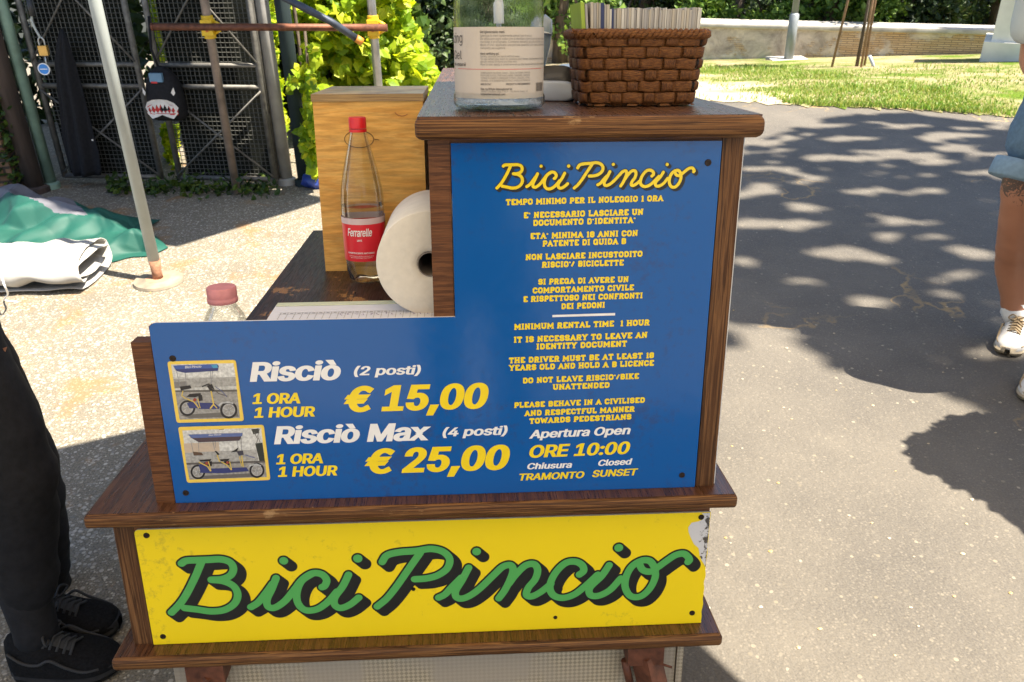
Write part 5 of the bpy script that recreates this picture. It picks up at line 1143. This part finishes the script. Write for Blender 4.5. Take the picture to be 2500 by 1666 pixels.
# things hung on the gate
jk = empty('hanging_jacket', tuple(gw(gp(150, 65)[0], gp(150, 65)[1], .05)), (0, 0, ga)); tag(jk, 'black cloth jacket hanging limp from the left gate leaf', 'jacket')
prof = [(64,146,152),(95,138,164),(140,134,178),(190,140,192),(240,146,206),(300,150,222),(345,156,236),(385,166,242),(396,172,240)]
V, Fc = [], []; u0, z0 = gp(150, 65); nc = 24
for i, (y, xa, xb) in enumerate(prof):
    a, b = gp(xa, y, .04), gp(xb, y, .04)
    for k in range(nc):
        t = k/(nc-1); V.append((a[0]+(b[0]-a[0])*t-u0, -.02-.055*math.sin(math.pi*t)*min(1, i*.3+.2)-.016*math.sin(t*17+i*.5)*min(1, i*.25), a[1]-z0))
for i in range(len(prof)-1):
    for k in range(nc-1): Fc.append((i*nc+k, i*nc+k+1, (i+1)*nc+k+1, (i+1)*nc+k))
o = mesh('cloth', V, Fc, M_BLACKC, jk, True); so2 = o.modifiers.new('s', 'SOLIDIFY'); so2.thickness = .004; so2.offset = 0
box('button', .085, .093, -.10, -.094, -.60, -.592, M_WHITE, jk, .002)
bp0 = gp(372, 218, .1); bpk = empty('backpack', tuple(gw(bp0[0], bp0[1], .06)), (0, 0, ga)); tag(bpk, 'small black backpack with a toothy shark mouth printed on it', 'backpack')
kx = gp(413, 218, .1)[0]-bp0[0]; kz = bp0[1]-gp(372, 282, .1)[1]
V, Fc = [], []; rows = [(-1.0,.62,.30),(-.96,.86,.6),(-.8,.98,.9),(-.5,1.0,1),(-.1,.97,1),(.3,.9,.95),(.6,.74,.8),(.82,.52,.55),(.97,.22,.3),(1.0,.06,.1)]
for z, w1, dp in rows:
    for k in range(28):
        a = 2*math.pi*k/28; c, s = math.cos(a), math.sin(a); V.append((kx*w1*math.copysign(abs(c)**.75, c), .075*dp*math.copysign(abs(s)**.75, s), kz*z*.96))
for i in range(len(rows)-1):
    for k in range(28): a, b = i*28+k, i*28+(k+1) % 28; Fc.append((a, b, b+28, a+28))
Fc.append(tuple(range(28))[::-1])
mesh('bag', V, Fc, M_BLACKC, bpk, True)
def dec(name, P, mat, y=-.080):
    def yy(x): return y+.055*max(0, abs(x)-.55)**1.6
    return mesh(name, [(p[0]*kx, yy(p[0]), p[1]*kz) for p in P], [tuple(range(len(P)))], mat, bpk)
M_SW = simple('print_white', (.62,.58,.53), .6); M_SR = simple('print_red', (.50,.02,.02), .6)
up = [(-.92,-.42),(-.75,-.22),(-.4,-.13),(0,-.11),(.4,-.13),(.75,-.24),(.93,-.42)]
def saw(x0, x1, f, n, h):
    P = []
    for i in range(n): a = x0+(x1-x0)*i/n; b = x0+(x1-x0)*(i+.5)/n; P += [(a, f(a)), (b, f(b)-h)]
    return P+[(x1, f(x1))]
lip = lambda x: -.26-.22*x*x; lo_ = lambda x: -.58-.12*x*x+.10*abs(x)*0
dec('mouth_lining', [(x, lip(x)+.02) for x in np.linspace(-.88, .88, 12)]+[(x, -.66-.02*x*x) for x in np.linspace(.85, -.85, 12)], M_SR, -.0785)
dec('teeth', up+saw(.90, -.90, lambda x: lip(x)-.02, 8, .16), M_SW, -.081)
dec('teeth', [(-.85,-.62),(-.6,-.80),(-.3,-.74),(0,-.66),(.3,-.74),(.6,-.80),(.88,-.60)]+[(q[0], -2*(-.55)*-1+0-(q[1]+.55)*1.0 if False else -.60+.10*((i % 2))) for i, q in enumerate(saw(.86, -.86, lambda x: -.6, 8, -.1))], M_SW, -.0815)
for s in (-1, 1): dec('eye', [(s*.70,.12),(s*.86,.30),(s*.90,.10),(s*.80,.0)], M_SW, -.079)
box('bottle_pocket', -.35*kx, .35*kx, -.075, -.055, .48*kz, .78*kz, simple('blue_label', (.10,.20,.30), .5), bpk, .008); box('red_patch', -.28*kx, .05*kx, -.077, -.0745, .44*kz, .50*kz, M_SR, bpk, .001)
tube('strap', [(-.1*kx,0,.95*kz), (-.04,.02,1.5*kz), (-.02,.03,2.6*kz)], .007, M_BLACKC, bpk, 6)
lk = at(96, 40, 4.85); pk_ = empty('padlock', tuple(at(100, 115, 4.85))); tag(pk_, 'small brass padlock hanging on a cable by the green post', 'padlock'); s_ = .0026
box('body', -.022, .022, -.012, .012, -.028, .022, simple('brass', (.55,.34,.10), .35, .6), pk_, .004); tube('shackle', catmull([(-.014,0,.02), (-.014,0,.05), (0,0,.064), (.014,0,.05), (.014,0,.02)], 5), .004, M_STEEL, pk_, 8)
tube('cable', catmull([(0,0,.06), (-.02,0,.14), (-.005,.0,.24), (-.03,.0,.5)], 6), .006, M_PAINTW, pk_, 8)
tube('dark_sleeve', [(-.008,-.002,.17), (-.006,-.002,.25)], .016, M_BLACKR, pk_, 8); tube('small_chain', [(0,0,-.028), (-.004,0,-.06), (0,0,-.095)], .004, M_STEEL, pk_, 6)
tgd = empty('round_tag', tuple(at(101, 159, 4.84)), (R(90), 0, 0)); tag(tgd, 'round blue and white disc hanging under the padlock', 'tag'); tr_ = .031
lathe('white_disc', [(.0,-.003),(tr_,-.003),(tr_,.003),(.0,.003)], M_WHITE, tgd, n=28)
mesh('blue_print', [(.85*tr_*math.cos(a), .85*tr_*math.sin(a), .0034) for a in np.linspace(0, 2*math.pi, 26, endpoint=False)], [tuple(range(26))], simple('tag_blue', (.02,.19,.55), .4), tgd); mesh('white_bar', [(-.02,-.002,.0038),(.02,-.002,.0038),(.02,.002,.0038),(-.02,.002,.0038)], [(0,1,2,3)], M_WHITE, tgd)
# tarpaulins on the ground
def drape(name, label, front, back, Yb, mats, amp, rows, rule, seed, cat, lift0=0.):
    fr = catmull([(*p, 0) for p in front], 18); bk = catmull([(*p, 0) for p in back], 18); n = min(len(fr), len(bk)); V, Fc, mi = [], [], []
    for j in range(rows):
        v = j/(rows-1)
        for i in range(n):
            a = G(fr[i][0], fr[i][1]); b = at(bk[i][0], bk[i][1], Yb(bk[i][0])); b[2] = max(.012, b[2])
            hz = b[2]*(1-(1-v)**1.8); p = a+(b-a)*v; p[2] = hz+lift0*min(1, v*8)
            tri = lambda x: 2*abs(x-math.floor(x+.5)); wob = .25*noise.noise(Vector((p[0]*2.2+seed, p[1]*2.2, 1))); f = 0
            for dx, dy, fq, am, ph in ((.5,.85,2.1,.9,.1), (-.75,.65,3.1,.6,.6), (.95,.2,2.6,.5,.3), (-.2,1.,5.2,.28,.8), (.8,-.6,6.1,.22,.45)): f += am*(1-tri((p[0]*dx+p[1]*dy+wob)*fq+ph+seed))*(.55+.6*abs(noise.noise(Vector((p[0]*1.7, p[1]*1.7, fq)))))
            e = min(1, v*5)*min(1, (n-1-i)/10+.1); p[2] = max(.006, p[2]*.82+amp*e*(f-.75)); p[1] -= amp*.35*e*f
            V.append(p)
    for j in range(rows-1):
        for i in range(n-1): Fc.append((j*n+i, j*n+i+1, (j+1)*n+i+1, (j+1)*n+i)); mi.append(rule(i/(n-1), j/(rows-1)))
    b0 = len(V); V += [np.array((V[(rows-1)*n+i][0]+.02, V[(rows-1)*n+i][1]+.18, .006)) for i in range(n)]
    for i in range(n-1): Fc.append(((rows-1)*n+i, (rows-1)*n+i+1, b0+i+1, b0+i)); mi.append(mi[-1])
    o = mesh(name, V, Fc, None, None, True, mats, mi); tag(o, label, cat); ss = o.modifiers.new('s', 'SUBSURF'); ss.levels = ss.render_levels = 1; return o
M_TARP = simple('green_tarp', (.004,.064,.047), .65, 0, .15, 6, .15, .01); M_TARPG = simple('grey_tarp', (.11,.11,.13), .6, 0, .15, 6, .2, .01); M_TARPW = simple('white_tarp', (.34,.33,.31), .65, 0, .22, 6, .2, .01)
drape('green_tarpaulin', 'crumpled green tarpaulin lying in a heap before the gate', [(-90,640),(0,604),(120,606),(240,607),(300,594),(345,590),(388,571)], [(-90,425),(0,430),(60,424),(120,434),(200,468),(290,482),(335,520),(388,566)], lambda x: 4.75-.0012*max(0, x), [M_TARP, M_TARPG], .12, 64, lambda u, v: 1 if v > .70+.10*math.sin(u*9) and u < .62 else 0, 2.3, 'tarpaulin')
wt_ = empty('white_tarpaulin'); tag(wt_, 'folded white tarpaulin lying in front of the green one', 'tarpaulin')
a_, b_ = G(-150, 652), G(222, 640); ax_ = (b_-a_)/np.linalg.norm(b_-a_); nb = np.cross((0, 0, 1), ax_)
prof_ = []
for t in np.linspace(0, 1, 64):
    an = -2.2+t*2*math.pi*2.35; ra, rb_ = .235-.13*t, .078-.052*t
    prof_.append((ra*math.copysign(abs(math.cos(an))**.75, math.cos(an)), .082+rb_*math.copysign(abs(math.sin(an))**.8, math.sin(an))))
V, Fc = [], []; m_ = 40
for i in range(m_):
    u = i/(m_-1); base = a_+(b_-a_)*u
    for k, (y, z) in enumerate(prof_):
        j = noise.noise(Vector((u*9, y*9, z*14+k*.02))); j2 = noise.noise(Vector((u*4, k*.09, 3)))
        V.append(base+nb*(y*(1+.05*j2)+.010*j)+np.array((0, 0, max(.004, z+.016*j*(z > .02)+.012*j2)))+ax_*(.03*j2*(u > .9)+.02*math.sin(k*.35)*(u > .95)))
n = len(prof_)
for i in range(m_-1):
    for k in range(n-1): Fc.append((i*n+k, i*n+k+1, (i+1)*n+k+1, (i+1)*n+k))
o = mesh('sheet', V, Fc, M_TARPW, wt_, True); ms_ = o.modifiers.new('s', 'SOLIDIFY'); ms_.thickness = .004
tube('cord', catmull([G(-5, 600, .15), G(8, 650, .16), G(18, 676, .08), G(10, 690, .004), G(40, 694, .004)], 5), .004, M_WHITE, wt_, 6)
lt = G(716, 442); bm = bmesh.new(); bmesh.ops.create_icosphere(bm, subdivisions=3, radius=.09)
for v in bm.verts: v.co *= 1+.35*noise.noise(v.co*22); v.co.z = max(-.045, v.co.z*.6)
o = bmobj('litter_bag', bm, simple('blue_bag', (.03,.06,.28), .35), None, True); o.location = (lt[0]+.02, lt[1]+.12, .045); tag(o, 'crumpled blue plastic bag on the ground behind the plywood box', 'bag')
# stones and dry leaves strewn on the ground
V, Fc = [], []; cols = []
for _ in range(230):
    p = np.array((random.uniform(.5, 2.2), random.uniform(.9, 3.2))) if random.random() < .55 else np.array((random.uniform(-2.2, -.3), random.uniform(1.3, 4.2)))
    r = random.uniform(.003, .008); a = random.uniform(0, 6.28); b = len(V)
    for k in range(6): t = a+k*1.047; V.append((p[0]+r*random.uniform(.7, 1.2)*math.cos(t), p[1]+r*random.uniform(.5, 1)*math.sin(t), .0015))
    V.append((p[0], p[1], .0015+r*.6)); Fc += [(b+k, b+(k+1) % 6, b+6) for k in range(6)]
tag(mesh('gravel', V, Fc, leaf_mat('gravel_bits', [(.20,.18,.14), (.36,.31,.23), (.40,.27,.09)], 0), None, True), 'scattered pale stone chips and dry bits lying on the ground', 'gravel', kind='stuff')

# ---------------------------------------------------------------- people
def skinned(name, pts, edges, rad, mat, parent, sub=2, wrinkle=0, freq=9):
    m = bpy.data.meshes.new(name); m.from_pydata([tuple(p) for p in pts], edges, []); o = bpy.data.objects.new(name, m); COL.objects.link(o)
    sk = o.modifiers.new('skin', 'SKIN'); sk.use_smooth_shade = True; sk.branch_smoothing = .4
    for v, r in zip(m.skin_vertices[0].data, rad): v.radius = r if isinstance(r, tuple) else (r, r); v.use_root = False
    m.skin_vertices[0].data[0].use_root = True
    s = o.modifiers.new('sub', 'SUBSURF'); s.levels = s.render_levels = sub
    me = bpy.data.meshes.new_from_object(o.evaluated_get(bpy.context.evaluated_depsgraph_get())); bpy.data.objects.remove(o)
    if wrinkle:
        for v in me.vertices:
            c = v.co; v.co += v.normal*(wrinkle*(noise.noise(Vector((c.x*freq, c.y*freq, c.z*freq*2.2)))+.5*noise.noise(Vector((c.x*freq*2, c.y*freq*2, c.z*freq*4)))))
    me.materials.clear(); me.materials.append(mat); me.polygons.foreach_set('use_smooth', [True]*len(me.polygons)); me.name = name
    return link(bpy.data.objects.new(name, me), parent)
def shoe(heel, toe, wd, up_mat, sole_mat, parent, inv, hs=1., lace=None, flip=1):
    heel, toe = np.array(heel), np.array(toe); heel[2] = toe[2] = 0; L = np.linalg.norm(toe-heel); f = (toe-heel)/L; sdv = np.array((-f[1], f[0], 0))*flip
    S = lambda u, v, z: inv @ Vector(heel+f*u*L+sdv*v*wd+np.array((0, 0, z*hs)))
    def wid(u): return .5*(.72+.34*math.sin(min(1, u*1.1)*2.2)-.1*(u < .1))*(1 if u < .72 else math.sqrt(max(0, 1-((u-.72)/.285)**2)))*(1 if u > .1 else math.sqrt(max(.0, 1-((.1-u)/.105)**2)))
    V, Fc = [], []; n = 22; us = np.concatenate([np.linspace(0.0, .1, 5), np.linspace(.15, .75, 12), np.linspace(.8, 1.0, 8)])
    for u in us:
        zs = .030+.014*max(0, .45-u)-.0+.012*max(0, u-.85)*4
        for k in range(n):
            a = 2*math.pi*k/n; c, s = math.cos(a), math.sin(a); V.append(S(u, wid(u)*1.08*math.copysign(abs(c)**.8, c), (.002+.05*max(0, u-.8)**2*6) if s < -.3 else (zs if s > .3 else zs*.5)))
    m_ = len(us)
    for i in range(m_-1):
        for k in range(n): a, b = i*n+k, i*n+(k+1) % n; Fc.append((a, b, b+n, a+n))
    mesh('sole', V, Fc, sole_mat, parent, True)
    V, Fc = [], []
    for u in us:
        top = np.interp(u, [0, .06, .16, .30, .42, .6, .8, .93, 1], [.085, .105, .108, .106, .088, .068, .054, .045, .030]); zb = .026
        for k in range(n):
            a = math.pi*k/(n-1); c, s = math.cos(a), math.sin(a); w_ = wid(min(.995, max(.004, u)))*np.interp(s, [0, .6, 1], [1.0, .98, .9])
            V.append(S(min(.99, u), w_*math.copysign(abs(c)**(.75+.35*(u < .4)), c)*(.80 if u < .35 and s > .75 else 1), zb+(top-zb)*s**.85))
    for i in range(m_-1):
        for k in range(n-1): a = i*n+k; Fc.append((a, a+1, a+n+1, a+n))
    up = mesh('shoe_upper', V, Fc, up_mat, parent, True)
    if lace:
        V, Fc = [], []
        for i in range(5):
            u = .40+.055*i; z = np.interp(u, [.42, .6], [.092, .072])+.004
            sweep([S(u-.01, -.24, z-.012), S(u, 0, z+.001), S(u+.02, .24, z-.012)], .0035, 6, V=V, Fc=Fc)
        mesh('laces', V, Fc, lace, up, True)
        V, Fc = [], []
        for sgn in (-1, 1): sweep(catmull([S(.40, 0, .098), S(.42, sgn*.22, .112), S(.46, sgn*.34, .10), S(.43, sgn*.1, .094)], 5), .0028, 5, V=V, Fc=Fc)
        mesh('bow', V, Fc, lace, up, True)
        V, Fc = [], []                                       # stitched overlay along the side and round the toe
        for sgn in (-1, 1):
            P = [S(u, sgn*wid(u)*(.93 if u < .8 else .88), z) for u, z in ((.10,.085),(.22,.062),(.36,.060),(.48,.074),(.60,.055),(.74,.040),(.86,.037))]
            sweep(catmull(P, 4), .0035, 6, V=V, Fc=Fc)
        mesh('overlay', V, Fc, lace, up, True)
        V, Fc = [], []
        us2 = np.linspace(.34, .60, 6)
        for u in us2:
            for v in (-.17, 0, .17): V.append(S(u, v, np.interp(u, [.30, .42, .6], [.110, .092, .0725])+.001-abs(v)*.025))
        for i in range(5):
            for k in range(2): a = i*3+k; Fc.append((a, a+1, a+4, a+3))
        mesh('tongue', V, Fc, lace, up, True)
    return up
M_SKIN = simple('tanned_skin', (.42,.19,.105), .5, 0, .08, 8, .08, Subsurface_Weight=.08)
def person(label, base):
    o = empty('person', tuple(base)); tag(o, label, 'person'); return o, o.matrix_basis.inverted()
# --- left: black trousers and shoes
q0 = G(60, 1500); pe1, inv = person('person in black trousers and black trainers standing left of the counter', q0)
I = lambda p: inv @ Vector(p)
nh = [at(-300, 560, 1.60), at(-125, 800, 1.58), at(24, 1085, 1.50), at(44, 1240, 1.49), at(70, 1405, 1.47), at(80, 1440, 1.46)]
fh = [at(-270, 545, 1.76), at(-105, 790, 1.75), at(38, 1060, 1.74), at(75, 1200, 1.73), at(118, 1350, 1.72), at(130, 1380, 1.72)]
pel = (nh[0]+fh[0])/2+np.array((0, 0, .06)); che = pel+np.array((-.10, 0, .42)); nek = che+np.array((-.02, 0, .18)); hd = nek+np.array((.02, 0, .16))
tr = [pel]+nh[:5]+fh[:5]
skinned('trousers', [I(p) for p in tr], [(0,1),(1,2),(2,3),(3,4),(4,5),(0,6),(6,7),(7,8),(8,9),(9,10)], [.15,.125,.115,.102,.088,.056,.125,.112,.102,.085,.054], M_BLACKC, pe1, 3, .0085, 8)
body = [pel, che, nek, hd, hd+np.array((.01,0,.10)), che+np.array((0,-.18,.08)), che+np.array((-.06,-.24,-.2)), che+np.array((-.20,-.26,-.42)), che+np.array((-.22,-.26,-.50)), che+np.array((0,.18,.08)), che+np.array((-.06,.24,-.2)), che+np.array((-.20,.26,-.42)), che+np.array((-.22,.26,-.50)), nh[2], nh[5]+np.array((0,0,.0)), fh[2], fh[5]]
skinned('body', [I(p) for p in body], [(0,1),(1,2),(2,3),(3,4),(1,5),(5,6),(6,7),(7,8),(1,9),(9,10),(10,11),(11,12),(0,13),(13,14),(0,15),(15,16)], [.12,.13,.06,.095,.07,.05,.042,.033,.03,.05,.042,.033,.03,.06,.034,.06,.034], M_SKIN, pe1)
sh_ = [pel+np.array((0,0,.02)), che, che+np.array((0,0,.1)), che+np.array((0,-.19,.08)), che+np.array((-.04,-.24,-.12)), che+np.array((0,.19,.08)), che+np.array((-.04,.24,-.12))]
skinned('shirt', [I(p) for p in sh_], [(0,1),(1,2),(2,3),(3,4),(2,5),(5,6)], [.15,.16,.10,.075,.07,.075,.07], M_BLACKC, pe1)
bm = bmesh.new(); bmesh.ops.create_icosphere(bm, subdivisions=3, radius=.108, matrix=Matrix.Translation(I(hd+np.array((-.012,0,.05))))); bmobj('hair', bm, simple('dark_hair', (.03,.02,.015), .6), pe1, True)
M_SOLEB = simple('black_sole', (.013,.0135,.015), .75, 0, .25, 60, .3, spec=.2); M_LACEB = simple('black_lace', (.020,.020,.021), .8)
shoe(G(36, 1540), G(288, 1532), .108, M_BLACKS, M_SOLEB, pe1, inv, 1.12, M_LACEB)
shoe(G(70, 1452), G(282, 1446), .105, M_BLACKS, M_SOLEB, pe1, inv, 1.12, M_LACEB)
for A, n_ in ((nh, 0), (fh, 1)):
    V, Fc = sweep([I(A[4]+np.array((0,0,.09))), I(A[4]), I(A[5]), I(A[5]*np.array((1,1,0))+np.array((-.005,0,.07)))], [.05,.05,.047,.05], 16); mesh('sock', V, Fc, M_BLACKC, pe1, True)
# --- right: denim shorts, tanned leg, off-white trainers
h1, t1 = G(2332, 772), G(2310, 822); h2, t2 = G(2398, 870), G(2362, 932)
pe2, inv = person('person in denim shorts and off white trainers walking at the right edge', (h1+t1)/2)
I = lambda p: inv @ Vector(p); Y1, Y2 = h1[1], h2[1]
l1 = [at(2452, 190, Y1-.06), at(2354, 400, Y1-.12), at(2349, 470, Y1-.11), at(2341, 540, Y1-.05), at(2337, 612, Y1+.02), at(2335, 668, Y1+.01), at(2331, 716, Y1+.0), at(2326, 752, Y1-.02)]
l2 = [at(2560, 185, Y1-.12), at(2452, 430, Y2-.10), at(2440, 560, Y2-.14), at(2425, 690, Y2-.02), at(2405, 815, Y2-.02), at(2395, 850, Y2-.04)]
pel = (l1[0]+l2[0])/2+np.array((.02, 0, .06)); che = pel+np.array((.03, 0, .42)); nek = che+np.array((0, 0, .2)); hd = nek+np.array((-.01, -.03, .15))
shl = np.array((at(2385, -90, Y1)[0], Y1-.05, che[2]+.10)); elb = at(2368, 150, Y1-.05); wri = at(2440, 210, Y1-.22)
body = [pel, che, nek, hd, hd+np.array((0,-.01,.10)), shl, elb, wri, wri+np.array((.06,-.05,.0)), che+np.array((.2,-.02,.08)), che+np.array((.28,0,-.2)), che+np.array((.26,-.1,-.42)), che+np.array((.25,-.16,-.46))]+l1[1:]+l2[1:]
ed = [(0,1),(1,2),(2,3),(3,4),(1,5),(5,6),(6,7),(7,8),(1,9),(9,10),(10,11),(11,12),(0,13),(13,14),(14,15),(15,16),(16,17),(17,18),(18,19),(0,20),(20,21),(21,22),(22,23),(23,24)]
rd = [.13,.13,.06,.095,.07,.055,.043,.030,.03,.055,.045,.032,.03]+[.080,.073,(.079,.074),(.085,.080),.066,.043,.04]+[.080,.070,.086,.043,.04]
def skin_tattoo():
    m, nt, bs = newmat('tattooed_skin'); g = coords(nt); sep = nt.nodes.new('ShaderNodeSeparateXYZ'); nt.links.new(g, sep.inputs[0])
    c = ramp(nt, noi(nt, g, 8, 3), [(.3, (.40,.175,.095)), (.7, (.46,.21,.12))]); z0 = l1[2][2]+.02
    f = noi(nt, g, 30, 5, .7, 2.0); e = math_(nt, 'MULTIPLY', math_(nt, 'SUBTRACT', sep.outputs[2], z0+.01), 2.2)
    k = ramp(nt, math_(nt, 'ADD', f, e), [(.56, (0,0,0)), (.59, (1,1,1))]); top = ramp(nt, sep.outputs[2], [(.80, (1,1,1)), (.82, (0,0,0))])
    nt.links.new(mix(nt, math_(nt, 'MULTIPLY', math_(nt, 'MULTIPLY', k, top), .85), c, (.045,.040,.034)), bs.inputs['Base Color']); bs.inputs['Roughness'].default_value = .5; return m
skinned('body', [I(p) for p in body], ed, rd, skin_tattoo(), pe2, 3, .0035, 9)
M_DENIM = simple('light_denim', (.10,.17,.24), .85, 0, .18, 60, .3, .003)
M_TEE = simple('pale_green_shirt', (.50,.52,.47), .85, 0, .06, 8, .2)
k1 = l1[0]+(l1[1]-l1[0])*.98; k2 = l2[0]+(l2[1]-l2[0])*.95
skinned('shorts', [I(p) for p in (pel+np.array((0,0,.10)), l1[0], (l1[0]+k1)/2, k1, l2[0], (l2[0]+k2)/2, k2)], [(0,1),(1,2),(2,3),(0,4),(4,5),(5,6)], [.16,.115,.112,.106,.115,.112,.104], M_DENIM, pe2, 3, .005, 12)
for kk, ll in ((k1, l1), (k2, l2)):
    d = (ll[1]-ll[0]); d = d/np.linalg.norm(d); V, Fc = sweep([I(kk-d*.028), I(kk-d*.01), I(kk+d*.030), I(kk+d*.036)], [.1055,.1085,.1095,.1055], 26); mesh('turned_up_hem', V, Fc, simple('hem_denim', (.20,.30,.38), .85, 0, .12, 60, .3, .003), pe2, True)
slv = elb+(shl-elb)*.10
skinned('shirt', [I(p) for p in (pel+np.array((0,0,.0)), che, che+np.array((0,0,.11)), shl, (shl+slv)/2, slv, che+np.array((.21,-.02,.08)), che+np.array((.27,0,-.12)))], [(0,1),(1,2),(2,3),(3,4),(4,5),(2,6),(6,7)], [.19,.17,.11,.09,.088,.092,.085,.08], M_TEE, pe2, 2, .006, 9)
bm = bmesh.new(); bmesh.ops.create_icosphere(bm, subdivisions=3, radius=.108, matrix=Matrix.Translation(I(hd+np.array((0,.015,.05))))); bmobj('hair', bm, simple('brown_hair', (.06,.035,.02), .6), pe2, True)
M_OFFW = simple('off_white_leather', (.55,.52,.48), .5, 0, .08, 30, .15); M_TAN = simple('tan_lace', (.30,.22,.13), .8); M_GUM = simple('beige_sole', (.36,.29,.19), .6)
for A, hh, tt_ in ((l1, h1, t1), (l2, h2, t2)):
    shoe(hh, tt_, .098, M_OFFW, M_GUM, pe2, inv, 1.12, M_TAN)
    f = (tt_-hh)/np.linalg.norm(tt_-hh); V, Fc = sweep([I(A[-2]+np.array((0,0,.05))), I(A[-2]), I(hh+f*.055+np.array((0,0,.09)))], [.048,.050,.046], 18); mesh('sock', V, Fc, M_WHITE, pe2, True)

# --- the photographer, whose dark reflection bands the glossy blue sign
pe3, inv = person('person in dark clothes taking the photo, seen only reflected in the blue sign', (.02, -.42, 0)); M_NAVYC = simple('dark_clothes', (.012,.013,.018), .85)
B = [(0,0,.95),(0,0,1.35),(0,.0,1.5),(0,.04,1.66),(0,.05,1.74),(-.2,0,1.42),(-.27,.12,1.16),(-.14,.36,1.45),(.2,0,1.42),(.27,.12,1.16),(.14,.36,1.45),(-.11,0,.88),(-.13,.03,.5),(-.13,0,.08),(-.13,.14,.04),(.11,0,.88),(.13,.03,.5),(.13,0,.08),(.13,.14,.04)]
ED = [(0,1),(1,2),(2,3),(3,4),(1,5),(5,6),(6,7),(1,8),(8,9),(9,10),(0,11),(11,12),(12,13),(13,14),(0,15),(15,16),(16,17),(17,18)]
skinned('body', B, ED, [.14,.15,.06,.095,.07,.06,.045,.035,.06,.045,.035,.09,.065,.045,.04,.09,.065,.045,.04], M_SKIN, pe3)
skinned('shirt', [B[i] for i in (0,1,5,6,8,9)], [(0,1),(1,2),(2,3),(1,4),(4,5)], [.18,.19,.085,.075,.085,.075], M_NAVYC, pe3)
skinned('trousers', [B[i] for i in (0,11,12,13,15,16,17)], [(0,1),(1,2),(2,3),(0,4),(4,5),(5,6)], [.17,.12,.09,.075,.12,.09,.075], M_NAVYC, pe3)
